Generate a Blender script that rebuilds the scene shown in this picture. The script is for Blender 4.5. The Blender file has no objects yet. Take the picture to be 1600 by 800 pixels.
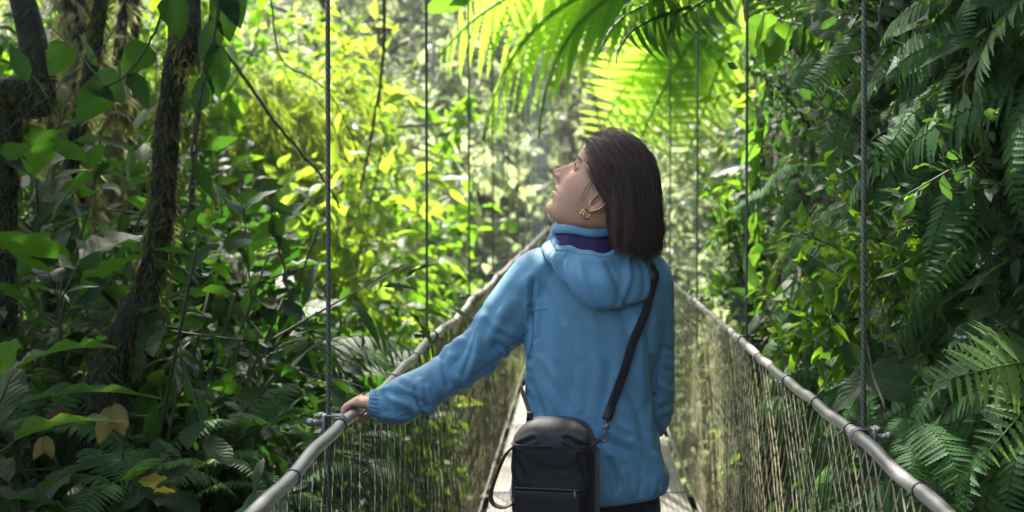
import bpy, math, random
import numpy as np
from mathutils import Vector, Matrix, Quaternion

rng = np.random.default_rng(11)
rnd = random.Random(5)
PI = math.pi
SC = bpy.context.scene
COL = SC.collection

# ------------------------------------------------------------------ camera, sky, sun, exposure
FPX, U0, V0, CZ = 2060.0, 900.0, 315.0, 1.47
cd = bpy.data.cameras.new('camera')
cam = bpy.data.objects.new('camera', cd)
COL.objects.link(cam)
cam.location = (0, 0, CZ)
cam.rotation_euler = (PI / 2, 0, 0)
cd.sensor_width = 36
cd.lens = 36 * FPX / 1600
cd.shift_x = -(U0 - 800) / 1600
cd.shift_y = -(400 - V0) / 1600
cd.clip_start = 0.05
cd.clip_end = 600
cd.dof.use_dof = True
cd.dof.focus_distance = 3.1
cd.dof.aperture_fstop = 4.0
SC.camera = cam

SUN_EL, SUN_AZ = math.radians(57), math.radians(-24)     # azimuth from +Y towards +X
w = bpy.data.worlds.new('World')
SC.world = w
w.use_nodes = True
nt = w.node_tree
bg = nt.nodes['Background']
sky = nt.nodes.new('ShaderNodeTexSky')
sky.sky_type = 'NISHITA'
sky.sun_disc = False
sky.sun_elevation = SUN_EL
sky.sun_rotation = SUN_AZ
sky.dust_density = 5.0
sky.ozone_density = .4
nt.links.new(sky.outputs[0], bg.inputs[0])
bg.inputs[1].default_value = 0.125
sl = bpy.data.lights.new('sun', 'SUN')
sl.energy = 5.0
sl.angle = math.radians(0.5)
sl.color = (1, .95, .86)
sun = bpy.data.objects.new('sun', sl)
COL.objects.link(sun)
sd = Vector((math.sin(SUN_AZ) * math.cos(SUN_EL), math.cos(SUN_AZ) * math.cos(SUN_EL), math.sin(SUN_EL)))
sun.rotation_euler = sd.to_track_quat('Z', 'Y').to_euler()
sun.location = (0, 0, 30)
SC.view_settings.view_transform = 'Standard'
SC.view_settings.look = 'None'
SC.view_settings.exposure = 2.05
SC.view_settings.gamma = 1
SC.render.engine = 'CYCLES'
SC.cycles.use_denoising = True
try:
    SC.cycles.denoiser = 'OPENIMAGEDENOISE'
except Exception:
    pass
SC.cycles.max_bounces = 7
SC.cycles.diffuse_bounces = 4
SC.cycles.transmission_bounces = 5
SC.cycles.transparent_max_bounces = 6
SC.cycles.caustics_reflective = False
SC.cycles.caustics_refractive = False


def P(u, v, d):
    """a point of the place, from where the photograph shows it and how far off it stands"""
    return Vector(((u - U0) / FPX * d, d, CZ + (V0 - v) / FPX * d))


def pix(p):
    d = max(p[1], .3)
    return U0 + p[0] / d * FPX, V0 - (p[2] - CZ) / d * FPX


# ------------------------------------------------------------------ mesh helpers
class MB:
    def __init__(s):
        s.V, s.F, s.U, s.n = [], [], [], 0

    def add(s, V, F, U=None):
        V = np.asarray(V, float)
        F = np.asarray(F, int)
        s.V.append(V)
        s.F.append(F + s.n)
        s.U.append(np.zeros((len(V), 2)) if U is None else np.asarray(U, float))
        s.n += len(V)
        return s

    def scatter(s, tpl, P_, fw, up, size):
        V, F, U = tpl
        P_, fw, up = np.asarray(P_, float), np.asarray(fw, float), np.asarray(up, float)
        n = len(P_)
        if n == 0:
            return s
        size = np.broadcast_to(np.asarray(size, float), (n,))
        f = fw / np.maximum(np.linalg.norm(fw, axis=1, keepdims=True), 1e-6)
        sd_ = np.cross(up, f)
        sd_ = sd_ / np.maximum(np.linalg.norm(sd_, axis=1, keepdims=True), 1e-6)
        nn = np.cross(f, sd_)
        M = np.stack([f, sd_, nn], axis=2)
        W = np.einsum('nij,vj->nvi', M, V) * size[:, None, None] + P_[:, None, :]
        k = len(V)
        FF = (F[None] + (np.arange(n) * k)[:, None, None]).reshape(-1, F.shape[1])
        return s.add(W.reshape(-1, 3), FF, np.tile(U, (n, 1)))

    def tube(s, path, rad, sides=8, cap=True, twist=0.0, noise=None):
        path = np.asarray(path, float)
        n = len(path)
        rad = np.broadcast_to(np.asarray(rad, float), (n,))
        T = np.gradient(path, axis=0)
        T /= np.maximum(np.linalg.norm(T, axis=1, keepdims=True), 1e-9)
        ref = np.array([0, 0, 1.0]) if abs(T[0][2]) < .9 else np.array([1.0, 0, 0])
        A = np.zeros_like(path)
        a = np.cross(T[0], ref); a /= np.linalg.norm(a)
        for i in range(n):
            a = a - T[i] * np.dot(a, T[i]); a /= max(np.linalg.norm(a), 1e-9)
            A[i] = a
        B = np.cross(T, A)
        th = np.linspace(0, 2 * PI, sides, endpoint=False)
        tw = np.arange(n) * twist
        ang = th[None, :] + tw[:, None]
        rr = rad[:, None] * (1 if noise is None else noise)
        V = path[:, None, :] + rr[..., None] * (np.cos(ang)[..., None] * A[:, None] + np.sin(ang)[..., None] * B[:, None])
        i, j = np.meshgrid(np.arange(n - 1), np.arange(sides), indexing='ij')
        j2 = (j + 1) % sides
        F = np.stack([i * sides + j, i * sides + j2, (i + 1) * sides + j2, (i + 1) * sides + j], -1).reshape(-1, 4)
        Lc = np.concatenate([[0], np.cumsum(np.linalg.norm(np.diff(path, axis=0), axis=1))])
        U = np.stack([np.repeat(Lc[:, None], sides, 1), np.repeat(th[None] / 2 / PI, n, 0)], -1).reshape(-1, 2)
        V = V.reshape(-1, 3)
        if cap:
            V = np.concatenate([V, path[:1], path[-1:]])
            U = np.concatenate([U, [[0, 0], [1, 0]]])
            c0, c1 = n * sides, n * sides + 1
            k = np.arange(sides); k2 = (k + 1) % sides
            F = np.concatenate([F, np.stack([np.full(sides, c0), k2, k, k], -1), np.stack([np.full(sides, c1), (n - 1) * sides + k, (n - 1) * sides + k2, (n - 1) * sides + k2], -1)])
        return s.add(V, F, U)

    def grid(s, G, U=None, closed=False):
        """G (n, m, 3) grid of points; closed wraps the second index"""
        n, m = G.shape[:2]
        mm = m if closed else m - 1
        i, j = np.meshgrid(np.arange(n - 1), np.arange(mm), indexing='ij')
        j2 = (j + 1) % m
        F = np.stack([i * m + j, i * m + j2, (i + 1) * m + j2, (i + 1) * m + j], -1).reshape(-1, 4)
        if U is None:
            a, b = np.meshgrid(np.linspace(0, 1, n), np.linspace(0, 1, m), indexing='ij')
            U = np.stack([a, b], -1)
        return s.add(G.reshape(-1, 3), F, U.reshape(-1, 2))

    def box(s, c, h, R=None, bev=0.0):
        """rounded box: centre c, half sizes h"""
        c, h = np.asarray(c, float), np.asarray(h, float)
        b = min(bev, min(h) * .9) if bev else 0
        # superellipsoid-free: 3-ring bevel by layering profile
        lv = [(-1, 1, 0), (-1, 0, 1)] if b == 0 else None
        if b == 0:
            V = np.array([[x, y, z] for z in (-1, 1) for (x, y) in ((-1, -1), (1, -1), (1, 1), (-1, 1))], float) * h
            F = [[0, 3, 2, 1], [4, 5, 6, 7], [0, 1, 5, 4], [1, 2, 6, 5], [2, 3, 7, 6], [3, 0, 4, 7]]
        else:
            rings = []
            nb = 3
            corner = []
            for q in range(4):
                for k in range(nb + 1):
                    a = q * PI / 2 + k * PI / 2 / nb
                    cx, cy = ((1, 1), (-1, 1), (-1, -1), (1, -1))[q]
                    corner.append((cx, cy, math.cos(a), math.sin(a)))
            prof = [(-h[2], -b)] + [(-h[2] + b - b * math.cos(k * PI / 2 / nb), -b + b * math.sin(k * PI / 2 / nb)) for k in range(1, nb + 1)]
            prof += [(-z, o) for z, o in reversed(prof)]
            for z, o in prof:
                rings.append([[cx * (h[0] - b) + (b + o) * ca, cy * (h[1] - b) + (b + o) * sa, z] for cx, cy, ca, sa in corner])
            G = np.array(rings)
            n, m = G.shape[:2]
            i, j = np.meshgrid(np.arange(n - 1), np.arange(m), indexing='ij')
            j2 = (j + 1) % m
            F = np.stack([i * m + j, i * m + j2, (i + 1) * m + j2, (i + 1) * m + j], -1).reshape(-1, 4).tolist()
            V = G.reshape(-1, 3)
            base = len(V)
            V = np.concatenate([V, [[0, 0, -h[2]], [0, 0, h[2]]]])
            for k in range(m):
                F.append([base, (k + 1) % m, k, k])
                F.append([base + 1, (n - 1) * m + k, (n - 1) * m + (k + 1) % m, (n - 1) * m + (k + 1) % m])
        if R is not None:
            V = V @ np.array(R).T
        return s.add(V + c, F)

    def data(s, name, mat, smooth=True):
        V = np.concatenate(s.V); F = np.concatenate(s.F); U = np.concatenate(s.U)
        me = bpy.data.meshes.new(name)
        tri = F[:, 2] == F[:, 3]
        lens = np.where(tri, 3, 4)
        keep = np.ones(F.shape, bool); keep[tri, 3] = False
        loops = F[keep]
        me.vertices.add(len(V)); me.vertices.foreach_set('co', V.ravel().astype(np.float32))
        me.loops.add(len(loops)); me.loops.foreach_set('vertex_index', loops.astype(np.int32))
        me.polygons.add(len(F))
        st = np.concatenate([[0], np.cumsum(lens)[:-1]])
        me.polygons.foreach_set('loop_start', st.astype(np.int32))
        me.polygons.foreach_set('loop_total', lens.astype(np.int32))
        me.polygons.foreach_set('use_smooth', np.full(len(F), smooth))
        uv = me.uv_layers.new(name='UVMap')
        uv.data.foreach_set('uv', U[loops].ravel().astype(np.float32))
        me.materials.append(mat)
        me.update(calc_edges=True)
        me.validate()
        return me

    def build(s, name, mat, parent=None, smooth=True):
        o = bpy.data.objects.new(name, s.data(name, mat, smooth))
        COL.objects.link(o)
        if parent is not None:
            o.parent = parent
        return o


def tag(o, label=None, cat=None, group=None, kind=None):
    for k, v in (('label', label), ('category', cat), ('group', group), ('kind', kind)):
        if v:
            o[k] = v
    return o


def empty(name, loc=(0, 0, 0)):
    o = bpy.data.objects.new(name, None)
    o.empty_display_size = .05
    o.location = loc
    COL.objects.link(o)
    return o


def copy_thing(root):
    r = root.copy()
    COL.objects.link(r)
    for ch in root.children:
        c = ch.copy(); COL.objects.link(c); c.parent = r
        for g in ch.children:
            k = g.copy(); COL.objects.link(k); k.parent = c
    return r


def smooth_path(pts, n=24):
    """Catmull-Rom through the points"""
    p = np.asarray([list(q) for q in pts], float)
    if len(p) == 2:
        t = np.linspace(0, 1, n)[:, None]
        return p[0] * (1 - t) + p[1] * t
    p = np.concatenate([[2 * p[0] - p[1]], p, [2 * p[-1] - p[-2]]])
    m = len(p) - 3
    out = []
    for t in np.linspace(0, m - 1e-6, n):
        i = int(t); f = t - i
        a, b, c, d = p[i], p[i + 1], p[i + 2], p[i + 3]
        out.append(.5 * (2 * b + (c - a) * f + (2 * a - 5 * b + 4 * c - d) * f * f + (-a + 3 * b - 3 * c + d) * f ** 3))
    return np.array(out)


# ------------------------------------------------------------------ materials
def new_mat(name):
    m = bpy.data.materials.new(name)
    m.use_nodes = True
    m.node_tree.nodes.clear()
    return m, m.node_tree.nodes, m.node_tree.links


def N(nodes, typ, **kw):
    n = nodes.new(typ)
    for k, v in kw.items():
        if k.startswith('i_'):
            n.inputs[k[2:].replace('_', ' ')].default_value = v
        else:
            setattr(n, k, v)
    return n


def math_(nodes, links, op, a, b=None):
    n = nodes.new('ShaderNodeMath'); n.operation = op
    for i, x in enumerate((a, b)):
        if x is None: continue
        if isinstance(x, (int, float)): n.inputs[i].default_value = x
        else: links.new(x, n.inputs[i])
    return n.outputs[0]


def mixc(nodes, links, f, a, b, mode='MIX'):
    n = nodes.new('ShaderNodeMix'); n.data_type = 'RGBA'; n.blend_type = mode
    for s_, x in ((0, f), (6, a), (7, b)):
        if hasattr(x, 'links') or hasattr(x, 'is_linked'): links.new(x, n.inputs[s_])
        elif s_ == 0: n.inputs[0].default_value = x
        else: n.inputs[s_].default_value = (*x, 1)
    return n.outputs[2]


def c4(c):
    return (*c, 1)


def leaf_mat(name, c1, c2, t1, t2, trans=.45, rough=.42, veins=9.0, bump=.35, spot=0.0):
    m, nd, lk = new_mat(name)
    out = nd.new('ShaderNodeOutputMaterial')
    geo = nd.new('ShaderNodeNewGeometry'); oi = nd.new('ShaderNodeObjectInfo')
    tc = nd.new('ShaderNodeTexCoord')
    noise = N(nd, 'ShaderNodeTexNoise', i_Scale=9.0, i_Detail=3.0)
    lk.new(tc.outputs['Object'], noise.inputs['Vector'])
    r = math_(nd, lk, 'ADD', math_(nd, lk, 'MULTIPLY', geo.outputs['Random Per Island'], .6), math_(nd, lk, 'MULTIPLY', oi.outputs['Random'], .4))
    r = math_(nd, lk, 'ADD', math_(nd, lk, 'MULTIPLY', r, .75), math_(nd, lk, 'MULTIPLY', noise.outputs[0], .25))
    base = mixc(nd, lk, r, c1, c2)
    tra = mixc(nd, lk, r, t1, t2)
    bp = None
    uv = nd.new('ShaderNodeSeparateXYZ'); lk.new(tc.outputs['UV'], uv.inputs[0])
    av = math_(nd, lk, 'ABSOLUTE', math_(nd, lk, 'SUBTRACT', uv.outputs[1], .5))
    if veins:
        ph = math_(nd, lk, 'SUBTRACT', math_(nd, lk, 'MULTIPLY', uv.outputs[0], veins), math_(nd, lk, 'MULTIPLY', av, veins * .45))
        sv = math_(nd, lk, 'POWER', math_(nd, lk, 'ABSOLUTE', math_(nd, lk, 'SINE', math_(nd, lk, 'MULTIPLY', ph, PI))), .5)
        mid = nd.new('ShaderNodeMapRange'); mid.inputs[1].default_value = .015; mid.inputs[2].default_value = .05
        lk.new(av, mid.inputs[0])
        h = math_(nd, lk, 'MULTIPLY', sv, mid.outputs[0])
        b = N(nd, 'ShaderNodeBump', i_Strength=bump, i_Distance=.004)
        lk.new(h, b.inputs['Height'])
        bp = b.outputs[0]
        vein = math_(nd, lk, 'MULTIPLY', math_(nd, lk, 'SUBTRACT', 1.0, mid.outputs[0]), .45)
        base = mixc(nd, lk, vein, base, [min(1, x * 2.0 + .02) for x in c2])
    if spot:
        n2 = N(nd, 'ShaderNodeTexNoise', i_Scale=38.0, i_Detail=2.0)
        lk.new(tc.outputs['Object'], n2.inputs['Vector'])
        mr = nd.new('ShaderNodeMapRange'); mr.inputs[1].default_value = .62; mr.inputs[2].default_value = .7
        lk.new(n2.outputs[0], mr.inputs[0])
        base = mixc(nd, lk, math_(nd, lk, 'MULTIPLY', mr.outputs[0], spot), base, (.12, .09, .03))
    pr = N(nd, 'ShaderNodeBsdfPrincipled', i_Roughness=rough)
    pr.inputs['Specular IOR Level'].default_value = .22
    lk.new(base, pr.inputs['Base Color'])
    tr = nd.new('ShaderNodeBsdfTranslucent')
    lk.new(tra, tr.inputs[0])
    if bp:
        lk.new(bp, pr.inputs['Normal'])
    mx = nd.new('ShaderNodeMixShader'); mx.inputs[0].default_value = trans
    lk.new(pr.outputs[0], mx.inputs[1]); lk.new(tr.outputs[0], mx.inputs[2])
    lk.new(mx.outputs[0], out.inputs[0])
    return m


def solid(name, c1, c2=None, rough=.6, metal=0.0, scale=20.0, bump=0.0, bscale=60.0, spec=.5, sheen=0.0):
    m, nd, lk = new_mat(name)
    out = nd.new('ShaderNodeOutputMaterial')
    tc = nd.new('ShaderNodeTexCoord')
    pr = N(nd, 'ShaderNodeBsdfPrincipled', i_Roughness=rough, i_Metallic=metal)
    pr.inputs['Specular IOR Level'].default_value = spec
    if sheen:
        pr.inputs['Sheen Weight'].default_value = sheen
    no = N(nd, 'ShaderNodeTexNoise', i_Scale=scale, i_Detail=6.0)
    no.inputs['Roughness'].default_value = .65
    lk.new(tc.outputs['Object'], no.inputs['Vector'])
    mr = nd.new('ShaderNodeMapRange'); mr.inputs[1].default_value = .32; mr.inputs[2].default_value = .68
    lk.new(no.outputs[0], mr.inputs[0])
    lk.new(mixc(nd, lk, mr.outputs[0], c1, c2 or c1), pr.inputs['Base Color'])
    if bump:
        n2 = N(nd, 'ShaderNodeTexNoise', i_Scale=bscale, i_Detail=5.0)
        lk.new(tc.outputs['Object'], n2.inputs['Vector'])
        b = N(nd, 'ShaderNodeBump', i_Strength=bump, i_Distance=.01)
        lk.new(n2.outputs[0], b.inputs['Height'])
        lk.new(b.outputs[0], pr.inputs['Normal'])
    lk.new(pr.outputs[0], out.inputs[0])
    return m


def rope_mat(name, c1, c2, rough, metal, pitch, strands=3.0):
    """twisted wire: a helix from the tube's own UV (length, turn)"""
    m, nd, lk = new_mat(name)
    out = nd.new('ShaderNodeOutputMaterial'); tc = nd.new('ShaderNodeTexCoord')
    uv = nd.new('ShaderNodeSeparateXYZ'); lk.new(tc.outputs['UV'], uv.inputs[0])
    ph = math_(nd, lk, 'ADD', math_(nd, lk, 'MULTIPLY', uv.outputs[0], 1 / pitch), math_(nd, lk, 'MULTIPLY', uv.outputs[1], strands))
    h = math_(nd, lk, 'ABSOLUTE', math_(nd, lk, 'SINE', math_(nd, lk, 'MULTIPLY', ph, PI)))
    pr = N(nd, 'ShaderNodeBsdfPrincipled', i_Roughness=rough, i_Metallic=metal)
    lk.new(mixc(nd, lk, h, c1, c2), pr.inputs['Base Color'])
    b = N(nd, 'ShaderNodeBump', i_Strength=.7, i_Distance=.002)
    lk.new(h, b.inputs['Height']); lk.new(b.outputs[0], pr.inputs['Normal'])
    lk.new(pr.outputs[0], out.inputs[0])
    return m


M = {}
M['leaf_dark'] = leaf_mat('leaf_dark', (.008, .032, .010), (.022, .062, .014), (.022, .11, .008), (.08, .20, .012), .4, .5, spot=.3)  # lowered so that canopy shade is partly in the leaf colour
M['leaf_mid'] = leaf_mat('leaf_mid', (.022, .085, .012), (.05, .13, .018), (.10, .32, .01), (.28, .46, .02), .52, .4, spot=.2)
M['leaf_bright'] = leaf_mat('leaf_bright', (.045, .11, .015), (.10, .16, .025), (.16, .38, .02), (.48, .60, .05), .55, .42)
M['leaf_bamboo'] = leaf_mat('leaf_bamboo', (.05, .10, .018), (.10, .15, .025), (.22, .36, .02), (.46, .54, .06), .55, .5, veins=0)
M['leaf_far'] = leaf_mat('leaf_far', (.08, .13, .065), (.16, .19, .10), (.22, .34, .12), (.50, .55, .25), .5, .42, veins=0)  # raised and greyed: distant brightness and haze put into the leaf colour
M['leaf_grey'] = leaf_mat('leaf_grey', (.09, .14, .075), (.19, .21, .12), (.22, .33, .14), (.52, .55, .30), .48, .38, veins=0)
M['leaf_split'] = leaf_mat('leaf_split', (.012, .05, .014), (.03, .09, .02), (.08, .26, .02), (.22, .42, .03), .45, .35, veins=0)
M['tree_fern'] = leaf_mat('tree_fern', (.06, .13, .015), (.10, .17, .025), (.24, .48, .03), (.46, .66, .08), .62, .45, veins=0)
M['fern'] = leaf_mat('fern', (.026, .10, .028), (.06, .155, .04), (.09, .28, .025), (.20, .38, .04), .42, .52, veins=8, bump=.3)
M['fern_pale'] = leaf_mat('fern_pale', (.10, .20, .06), (.16, .26, .085), (.2, .36, .05), (.30, .44, .07), .4, .45, veins=8, bump=.3)
M['leaf_gloss'] = leaf_mat('leaf_gloss', (.016, .05, .02), (.035, .085, .032), (.05, .18, .02), (.12, .24, .03), .38, .42, veins=12, bump=.4, spot=.3)
M['leaf_yellow'] = leaf_mat('leaf_yellow', (.30, .22, .07), (.42, .30, .10), (.4, .3, .06), (.5, .38, .1), .4, .5)
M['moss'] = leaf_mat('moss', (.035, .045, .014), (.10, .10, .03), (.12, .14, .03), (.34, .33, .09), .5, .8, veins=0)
M['moss_sunlit'] = leaf_mat('moss_sunlit', (.20, .19, .08), (.40, .37, .18), (.42, .42, .18), (.62, .58, .30), .5, .8, veins=0)  # lightened: sunlight on the trunk moss is put into its colour
M['litter'] = leaf_mat('litter', (.045, .035, .02), (.11, .075, .04), (.06, .04, .02), (.12, .07, .03), .2, .6)
M['bark'] = solid('bark', (.010, .009, .007), (.032, .036, .018), .9, scale=14, bump=1, bscale=45)
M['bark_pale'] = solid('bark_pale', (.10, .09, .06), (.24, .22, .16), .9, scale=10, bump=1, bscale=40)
M['stem'] = solid('stem', (.03, .045, .015), (.06, .06, .025), .7, scale=30)
M['stem_green'] = solid('stem_green', (.07, .13, .03), (.11, .16, .05), .5, scale=30)
M['fernstem'] = solid('fernstem', (.10, .12, .04), (.16, .15, .06), .5, scale=30)
M['twig'] = solid('twig', (.04, .03, .02), (.09, .07, .045), .85, scale=30, bump=.5)
M['soil'] = solid('soil', (.014, .011, .008), (.035, .032, .016), .95, scale=6, bump=1, bscale=20)
M['bank'] = solid('bank', (.012, .012, .007), (.035, .038, .014), .95, scale=5, bump=1, bscale=25)
M['hill'] = solid('hill', (.03, .05, .02), (.07, .08, .04), .95, scale=.8, bump=1, bscale=4)
M['rail'] = solid('rail', (.10, .095, .10), (.19, .178, .185), .4, 0.0, scale=9, bump=.12, bscale=120, spec=.7)
M['black_tie'] = solid('black_tie', (.012, .012, .013), None, .45)
M['wire'] = rope_mat('wire', (.05, .05, .047), (.19, .185, .17), .55, .5, .014)
M['steel'] = solid('steel', (.26, .26, .27), (.42, .42, .43), .42, .85, scale=60, bump=.2)
M['cable'] = solid('cable', (.46, .46, .48), (.60, .60, .62), .5, .2, scale=20)
M['string'] = solid('string', (.014, .016, .011), (.05, .05, .032), .6, .2, scale=8)
M['chain'] = solid('chain', (.30, .28, .17), (.55, .50, .33), .4, .4, scale=5)

# ------------------------------------------------------------------ terrain
def sst(a, b, x):
    t = np.clip((x - a) / (b - a), 0, 1)
    return t * t * (3 - 2 * t)


def vnoise(x, y, s, seed=0):
    """cheap smooth value noise"""
    x, y = np.asarray(x, float) / s + seed * 13.7, np.asarray(y, float) / s + seed * 7.3
    xi, yi = np.floor(x), np.floor(y)
    xf, yf = x - xi, y - yi
    xf, yf = xf * xf * (3 - 2 * xf), yf * yf * (3 - 2 * yf)
    h = lambda a, b: np.modf(np.abs(np.sin(a * 127.1 + b * 311.7 + seed) * 43758.5453))[0]
    return (h(xi, yi) * (1 - xf) + h(xi + 1, yi) * xf) * (1 - yf) + (h(xi, yi + 1) * (1 - xf) + h(xi + 1, yi + 1) * xf) * yf - .5


def ground(x, y):
    x, y = np.asarray(x, float), np.asarray(y, float)
    left = sst(-1.0, -1.7, x)
    plateau = .25 + .22 * np.clip(-x - 1.5, 0, 8)
    under = -1.2 - 3.0 * sst(3, 9, y)
    z = under * (1 - left) + plateau * left
    drop = sst(5.5, 11, y + .35 * np.clip(-x - 2, 0, 8) * -1)
    z = z * (1 - drop) + (-4.5) * drop
    z = z + 6.0 * sst(1.3, 3.5, x) * (1 - sst(8, 12, y))
    far = sst(20, 46, y + .25 * np.abs(x))
    z = z * (1 - far) + far * (4.5 + .30 * np.clip(y - 30, 0, 60))
    z = z + 4 * sst(8, 26, np.abs(x)) * sst(8, 20, y)
    near = 1 - sst(12, 20, y)
    return z + vnoise(x, y, .7, 1) * .12 + vnoise(x, y, 2.3, 2) * .3 + vnoise(x, y, 6, 3) * (.3 + 1.2 * (1 - near))


def gz(x, y):
    return float(ground(np.array([x]), np.array([y]))[0])


def nonuni(a, b, fine_a, fine_b, sf, sc):
    return np.unique(np.concatenate([np.arange(a, fine_a, sc), np.arange(fine_a, fine_b, sf), np.arange(fine_b, b + sc, sc)]))


gx = nonuni(-70, 70, -7, 5, .14, 1.2)
gy = nonuni(-14, 110, -2, 12, .14, 1.2)
XX, YY = np.meshgrid(gx, gy, indexing='ij')
g = MB().grid(np.stack([XX, YY, ground(XX, YY)], -1)).build('ground', M['soil'])
tag(g, 'dark forest soil falling away under the hanging bridge', 'ground', kind='structure')


# the bank that rises beside the bridge on the right
def bank_x(y, z):
    y, z = np.asarray(y, float), np.asarray(z, float)
    x = 1.02 + .10 * (z - 1.0) + .05 * np.clip(z - 1, 0, 9) ** 1.5 * .4
    x = x + vnoise(y, z, .8, 5) * .30 + vnoise(y, z, .3, 6) * .11 + vnoise(y, z, 2.0, 7) * .3
    x = x + .045 * np.clip(3.6 - y, 0, 9) - .02
    x = x + .75 * np.clip(y - 7.2, 0, 99) ** 1.15
    return x


by = np.arange(-3, 12.1, .09); bz = np.arange(-4.2, 5.2, .09)
BY, BZ = np.meshgrid(by, bz, indexing='ij')
BX = bank_x(BY, BZ)
G = np.stack([BX, BY, BZ], -1)
G = np.concatenate([G, G[:, -1:] + np.array([4.0, 0, .6])], 1)
b = MB().grid(G).build('earth_bank', M['bank'])
tag(b, 'steep mossy earth bank rising beside the right handrail', 'bank', kind='structure')

# ------------------------------------------------------------------ the hanging bridge
XL, XR, ZR = -.54, .603, .965
bridge = empty('hanging_bridge', (0, 3, 0))
tag(bridge, 'narrow cable hanging bridge with netted sides crossing the forest', 'bridge')


def bobj(mb, name, mat, parent=None):
    o = mb.build(name, mat, parent or bridge)
    if parent is None:
        o.location = (0, -3, 0)
    return o


SL = [3.0 + 1.98 * k for k in range(-1, 22)]
SR = [2.82 + 1.94 * k for k in range(-1, 22)]


def rail_z(y, S):
    k = (np.asarray(y, float) - S[0]) / (S[1] - S[0])
    return ZR - -.012 * -np.sin(PI * (k % 1)) + .0025 * np.sin(np.asarray(y) * 9.7) + .002 * np.sin(np.asarray(y) * 17.1)


def cable_z(y):
    return CZ + 2.15 + .0037 * (np.asarray(y, float) - 31) ** 2


rails = {}
for side, X, S in (('l', XL, SL), ('r', XR, SR)):
    y = np.arange(-1.5, 47.5, .06)
    x = X + .004 * np.sin(y * 2.3 + 1) + .002 * np.sin(y * 9) + (.008 * np.sin(PI * (((y - S[0]) / (S[1] - S[0])) % 1)))
    path = np.stack([x, y, rail_z(y, S)], -1)
    r = bobj(MB().tube(path,   .0140 + .0003 * np.sin(y * 31), 14), 'handrail', M['rail'])
    rails[side] = (r, path)
    # black ties round the rail
    for ty in np.arange(.55, 21, .47):
        ty = ty + rnd.uniform(-.09, .09)
        if side == 'l' and abs(ty - 3.2) < .12:
            continue
        xx = np.interp(ty, y, x); zz = float(rail_z(ty, S))
        t = MB()
        th = np.linspace(0, 2 * PI, 17)
        ring = np.stack([xx + .0148 * np.cos(th), ty + 0 * th + .004 * np.cos(th), zz + .0148 * np.sin(th)], -1)
        t.tube(ring, .0021, 6, cap=False)
        t.tube([[xx - .019, ty, zz - .002], [xx - .026, ty - .004, zz - .012]], .0018, 5)
        o = t.build('cable_tie', M['black_tie'], r)
    # main cable high above
    mx = X + (-.045 if side == 'l' else .014)
    yy = np.arange(-9, 47.6, .8)
    bobj(MB().tube(np.stack([mx + 0 * yy, yy, cable_z(yy)], -1), .022, 8), 'main_cable', M['cable'])
    # hangers
    for k, sy in enumerate(S):
        xb = X - .021 if side == 'l' else X + .009
        yt = sy
        pth = np.linspace([xb, sy, -.06], [mx, yt, cable_z(yt)], 12)
        pth[:, 0] += .004 * np.sin(np.linspace(0, PI, 12))
        dist = max(sy, 1)
        s = bobj(MB().tube(pth, .0053 if k < 4 else .006 if k < 8 else .0085, 10 if k < 4 else 6), 'suspender_cable', M['wire'] if k < 7 else M['cable'])  # far hangers take the paler material, sunlight put into their colour
        if k < 8:
            c = MB()
            sg = -1 if side == 'l' else 1
            zc = float(rail_z(sy, S))
            # U-bolt round the rail, saddle, two nuts
            th = np.linspace(-.5 * PI, .5 * PI, 12)
            for dy in (-.009, .009):
                ub = np.stack([X - sg * .017 * np.cos(th), sy + dy + 0 * th, zc + .019 * np.sin(th)], -1)
                ub = np.concatenate([[[X + sg * .055, sy + dy, zc - .019]], ub, [[X + sg * .055, sy + dy, zc + .019]]])
                c.tube(ub, .0026, 6)
                for dz in (-.019, .019):
                    c.tube([[X + sg * .036, sy + dy, zc + dz], [X + sg * .048, sy + dy, zc + dz]], .0058, 6)
            c.box((X + sg * .033, sy, zc), (.005, .014, .022), bev=.003)
            c.tube([[X + sg * .04, sy, zc], [X + sg * .072, sy - .006, zc + .006]], .0062, 8)
            c.tube([[X + sg * .058, sy - .003, zc + .003], [X + sg * .070, sy - .005, zc + .004]], .0092, 6)
            c.build('clamp', M['steel'] if k < 2 else M['black_tie'], s)

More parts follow.
